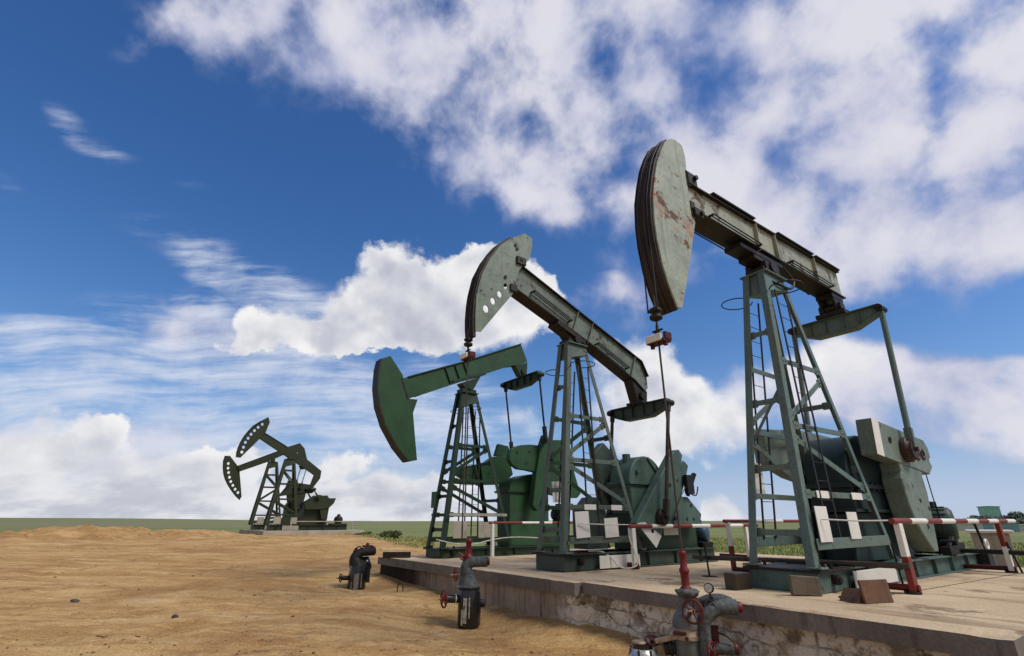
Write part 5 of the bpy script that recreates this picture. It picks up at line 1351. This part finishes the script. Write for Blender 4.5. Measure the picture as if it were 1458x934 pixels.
# --- cirrus streaks on the left
Cb = [(-0.3471, -0.0323, 0.1795, 0.0381, -0.175, 0.95), (-0.2469, -0.0280, 0.1596, 0.0552, -0.279, 0.90), (-0.3929, -0.0076, 0.0916, 0.0203, -0.105, 0.80), (-0.3259, -0.0819, 0.2328, 0.0499, -0.105, 0.95), (-0.3656, 0.1715, 0.0302, 0.0171, -0.908, 0.17), (-0.3446, 0.1559, 0.0524, 0.0136, -0.698, 0.22), (-0.3148, 0.1372, 0.0495, 0.0099, -0.454, 0.18), (-0.2578, 0.0562, 0.1148, 0.0266, -0.489, 0.36), (-0.2174, 0.0344, 0.1072, 0.0315, -0.419, 0.36), (-0.1153, -0.0668, 0.1609, 0.0469, -0.140, 0.85), (-0.0473, -0.1048, 0.1082, 0.0271, 0.000, 0.60),
      (-0.4088, 0.1188, 0.0290, 0.0097, -0.611, 0.16), (-0.2045, -0.0715, 0.1644, 0.0506, -0.175, 0.75), (-0.3743, -0.0553, 0.1355, 0.0313, 0.087, 0.80), (-0.2752, 0.0237, 0.0358, 0.0155, -0.524, 0.50), (-0.1726, -0.1020, 0.1667, 0.0385, 0.000, 0.70)]
qs = t.vmath('ADD', q, t.vmath('MULTIPLY', t.vmath('SUBTRACT', wn.outputs['Color'], (.5, .5, .5)), (.045, .02, 0)))
cc = field(Cb, t.vmath('ADD', q, t.vmath('MULTIPLY', t.vmath('SUBTRACT', wn.outputs['Color'], (.5, .5, .5)), (.05, .03, 0))))
s1 = t.noise(t.mapping(qs, rot=(0, 0, R(20)), sc=(4.0, 27, 1)), 1., 8, .66, .15); s2 = t.noise(t.mapping(qs, rot=(0, 0, R(12)), sc=(10, 75, 1), loc=(3, 1, 0)), 1., 6, .62, .1); s3 = t.noise(qs, 12, 7, .6)
dC = t.math('ADD', t.math('MINIMUM', t.math('MULTIPLY', cc, .55), .62), t.math('MULTIPLY', t.math('SUBTRACT', t.math('ADD', t.math('ADD', s1, s2), t.math('MULTIPLY', s3, .9)), 1.45), 2.1))
aC = t.math('MULTIPLY', t.mapr(dC, -.15, 1.20, 0, .92), t.mapr(cc, .02, .45))
c2 = t.mix(aC, c1, lin(214, 221, 236))
# --- cumulus: low bank and the crisp heads
B = [(-0.1155, 0.0458, 0.0471, 0.0370, 0.000, 0.85), (-0.1285, 0.0660, 0.0200, 0.0160, 0.000, 0.50), (-0.0886, 0.0563, 0.0204, 0.0177, 0.000, 0.50), (-0.0615, 0.0256, 0.0964, 0.0482, 0.000, 0.85), (-0.0270, 0.0567, 0.0413, 0.0310, 0.000, 0.70), (0.0215, 0.0395, 0.0415, 0.0346, 0.000, 0.60), (-0.1422, 0.0048, 0.0934, 0.0320, -0.087, 0.80), (-0.2055, -0.0020, 0.0638, 0.0230, -0.140, 0.65), (-0.2528, -0.0136, 0.0428, 0.0134, -0.087, 0.50), (-0.2941, 0.0266, 0.0210, 0.0082, -0.524, 0.40), (-0.0616, -0.0055, 0.1378, 0.0276, 0.000, 0.60), (-0.1678, 0.0384, 0.0327, 0.0157, 0.000, 0.40), (-0.0752, 0.0152, 0.1441, 0.0549, 0.000, 0.55), (0.0146, 0.0257, 0.0624, 0.0458, 0.000, 0.50), (-0.0269, 0.0704, 0.0412, 0.0233, 0.000, 0.45), (-0.1152, 0.0696, 0.0308, 0.0188, 0.000, 0.45), (-0.1870, -0.0074, 0.0842, 0.0220, 0.000, 0.40), (-0.2295, -0.0217, 0.0562, 0.0112, 0.000, 0.30), (-0.1352, 0.0557, 0.0266, 0.0200, 0.000, 0.35),
     (0.1300, -0.0531, 0.0801, 0.0501, 0.000, 0.90), (0.1617, -0.0892, 0.0714, 0.0454, 0.000, 0.85), (0.1025, -0.1106, 0.0730, 0.0299, 0.000, 0.60), (0.2060, -0.0616, 0.0443, 0.0443, 0.000, 0.65), (0.2951, -0.0304, 0.0262, 0.0349, 0.000, 0.70), (0.0076, -0.0916, 0.0478, 0.0307, 0.000, 0.55),
     (-0.3718, -0.1023, 0.0516, 0.0335, 0.000, 0.85), (-0.3473, -0.0896, 0.0242, 0.0269, 0.000, 0.60), (-0.3640, -0.0825, 0.0420, 0.0231, 0.000, 0.45), (-0.2719, -0.1160, 0.0818, 0.0269, 0.000, 0.45), (-0.3846, -0.0723, 0.0163, 0.0133, 0.000, 0.50), (-0.4054, -0.1104, 0.0537, 0.0366, 0.000, 0.85), (-0.2969, -0.1382, 0.0899, 0.0365, 0.000, 0.80), (-0.2552, -0.1171, 0.0594, 0.0190, 0.000, 0.55), (-0.1645, -0.1473, 0.0694, 0.0378, 0.000, 0.80), (-0.1531, -0.1190, 0.0387, 0.0258, 0.000, 0.60), (-0.0932, -0.1596, 0.0714, 0.0260, 0.000, 0.65), (-0.3728, -0.1447, 0.1315, 0.0223, 0.000, 0.75), (-0.2120, -0.1643, 0.1929, 0.0205, 0.000, 0.75), (-0.4598, -0.0937, 0.0713, 0.0535, 0.000, 0.80), (-0.0535, -0.1509, 0.0330, 0.0172, 0.000, 0.40),
     (0.1903, -0.1695, 0.0208, 0.0220, 0.000, 0.90), (0.2298, -0.1750, 0.0648, 0.0118, 0.000, 0.70), (0.0476, -0.1797, 0.1037, 0.0156, 0.000, 0.60)]
def dens(vec, f=None):
    wv = t.n('ShaderNodeTexNoise'); t.l(vec, wv.inputs['Vector']); wv.inputs['Scale'].default_value = 15; wv.inputs['Detail'].default_value = 8; wv.inputs['Roughness'].default_value = .62
    off = t.vmath('SUBTRACT', wv.outputs['Color'], (.5, .5, .5))
    if f is None: f = field(B, t.vmath('ADD', vec, t.vmath('MULTIPLY', off, (.075, .075, 0))))
    v2 = t.vmath('ADD', vec, t.vmath('MULTIPLY', off, (.035, .035, 0)))
    vo = t.n('ShaderNodeTexVoronoi', feature='SMOOTH_F1'); t.l(v2, vo.inputs['Vector']); vo.inputs['Scale'].default_value = 24.; vo.inputs['Smoothness'].default_value = .6
    vo2 = t.n('ShaderNodeTexVoronoi', feature='SMOOTH_F1'); t.l(v2, vo2.inputs['Vector']); vo2.inputs['Scale'].default_value = 58.; vo2.inputs['Smoothness'].default_value = .6
    n1 = t.noise(vec, 11., 10, .6)
    bb = t.math('ADD', t.math('MULTIPLY', t.math('SUBTRACT', .42, vo.outputs['Distance']), .75), t.math('MULTIPLY', t.math('SUBTRACT', .42, vo2.outputs['Distance']), .35))
    return t.math('ADD', t.math('ADD', f, t.math('MULTIPLY', t.math('SUBTRACT', n1, .5), 2.1)), bb), f
dB, fB = dens(q)
dB2, _ = dens(t.vmath('ADD', q, (.007, .015, 0)), fB)
soft = t.mapr(t.noise(q, 6., 4, .5), .42, .60, .26, .95)
aB = t.math('MULTIPLY', t.mapr(dB, .30, t.math('ADD', soft, .35), 0, .98), t.mapr(fB, .03, .20))
lit = t.math('SUBTRACT', dB, dB2)
sh = t.mapr(t.math('ADD', t.math('MULTIPLY', lit, .75), t.math('MULTIPLY', t.math('SUBTRACT', 1.2, dB), .26)), -.55, .40)
cB = t.mix(sh, lin(186, 190, 204), lin(246, 245, 245))
low = t.mapr(dz, .02, .16)
cB = t.mix(1., cB, t.mix(low, (.93, .94, .96, 1), (1., 1., 1., 1)), 'MULTIPLY')
c3 = t.mix(aB, c2, cB)
# thin bright veil right at the horizon; plain ground colour below it
lf = t.math('MULTIPLY', t.mapr(dz, .01, .13, .9, 0), t.mapr(t.math('ADD', rx, t.math('MULTIPLY', t.noise(q, 9, 5, .6), .25)), .16, -.02))
c4 = t.mix(lf, c3, t.mix(t.mapr(t.noise(t.mapping(q, sc=(1, 2.6, 1)), 14, 7, .6), .36, .62), lin(188, 192, 204), lin(232, 233, 237)))
# the half of the sky behind the viewer: unseen warm grey cloud, added as neutral fill light
back = t.mapr(fx, .25, -.1)
nb = t.mapr(t.noise(d, 2.6, 6, .55), .42, .6)
c5 = t.mix(t.math('MULTIPLY', back, t.math('ADD', .55, t.math('MULTIPLY', nb, .35))), c4, lin(190, 185, 177))
fin = t.mix(t.mapr(dz, -.02, -.06), c5, lin(120, 105, 80))
t.l(fin, bg.inputs['Color']); bg.inputs['Strength'].default_value = .10
w.cycles.sampling_method = 'MANUAL'; w.cycles.sample_map_resolution = 512

sun = bpy.data.lights.new('sun', 'SUN'); sun.energy = 3.1; sun.angle = R(20); sun.color = (1., .95, .87)
so = bpy.data.objects.new('sun', sun); col.objects.link(so)
az, el = R(SUN_AZ), R(SUN_EL)
to_sun = Vector((math.sin(az)*math.cos(el), math.cos(az)*math.cos(el), math.sin(el)))
so.rotation_euler = to_sun.to_track_quat('Z', 'Y').to_euler()
so.location = (20, -20, 40)

cam = bpy.data.cameras.new('camera'); co_ = bpy.data.objects.new('camera', cam); col.objects.link(co_)
cam.sensor_width = 36; cam.lens = 36*720/1458; cam.clip_end = 12000; cam.clip_start = .05
co_.location = (0, 0, 1.65); co_.rotation_euler = (R(90+20.9), 0, 0)
scn.camera = co_
scn.view_settings.view_transform = 'Standard'; scn.view_settings.look = 'None'
scn.view_settings.exposure = 0; scn.view_settings.gamma = 1
scn.render.engine = 'CYCLES'; scn.cycles.use_denoising = True
scn.cycles.max_bounces = 5; scn.cycles.diffuse_bounces = 3; scn.cycles.caustics_reflective = False; scn.cycles.caustics_refractive = False
scn.render.resolution_x = 1024; scn.render.resolution_y = 656
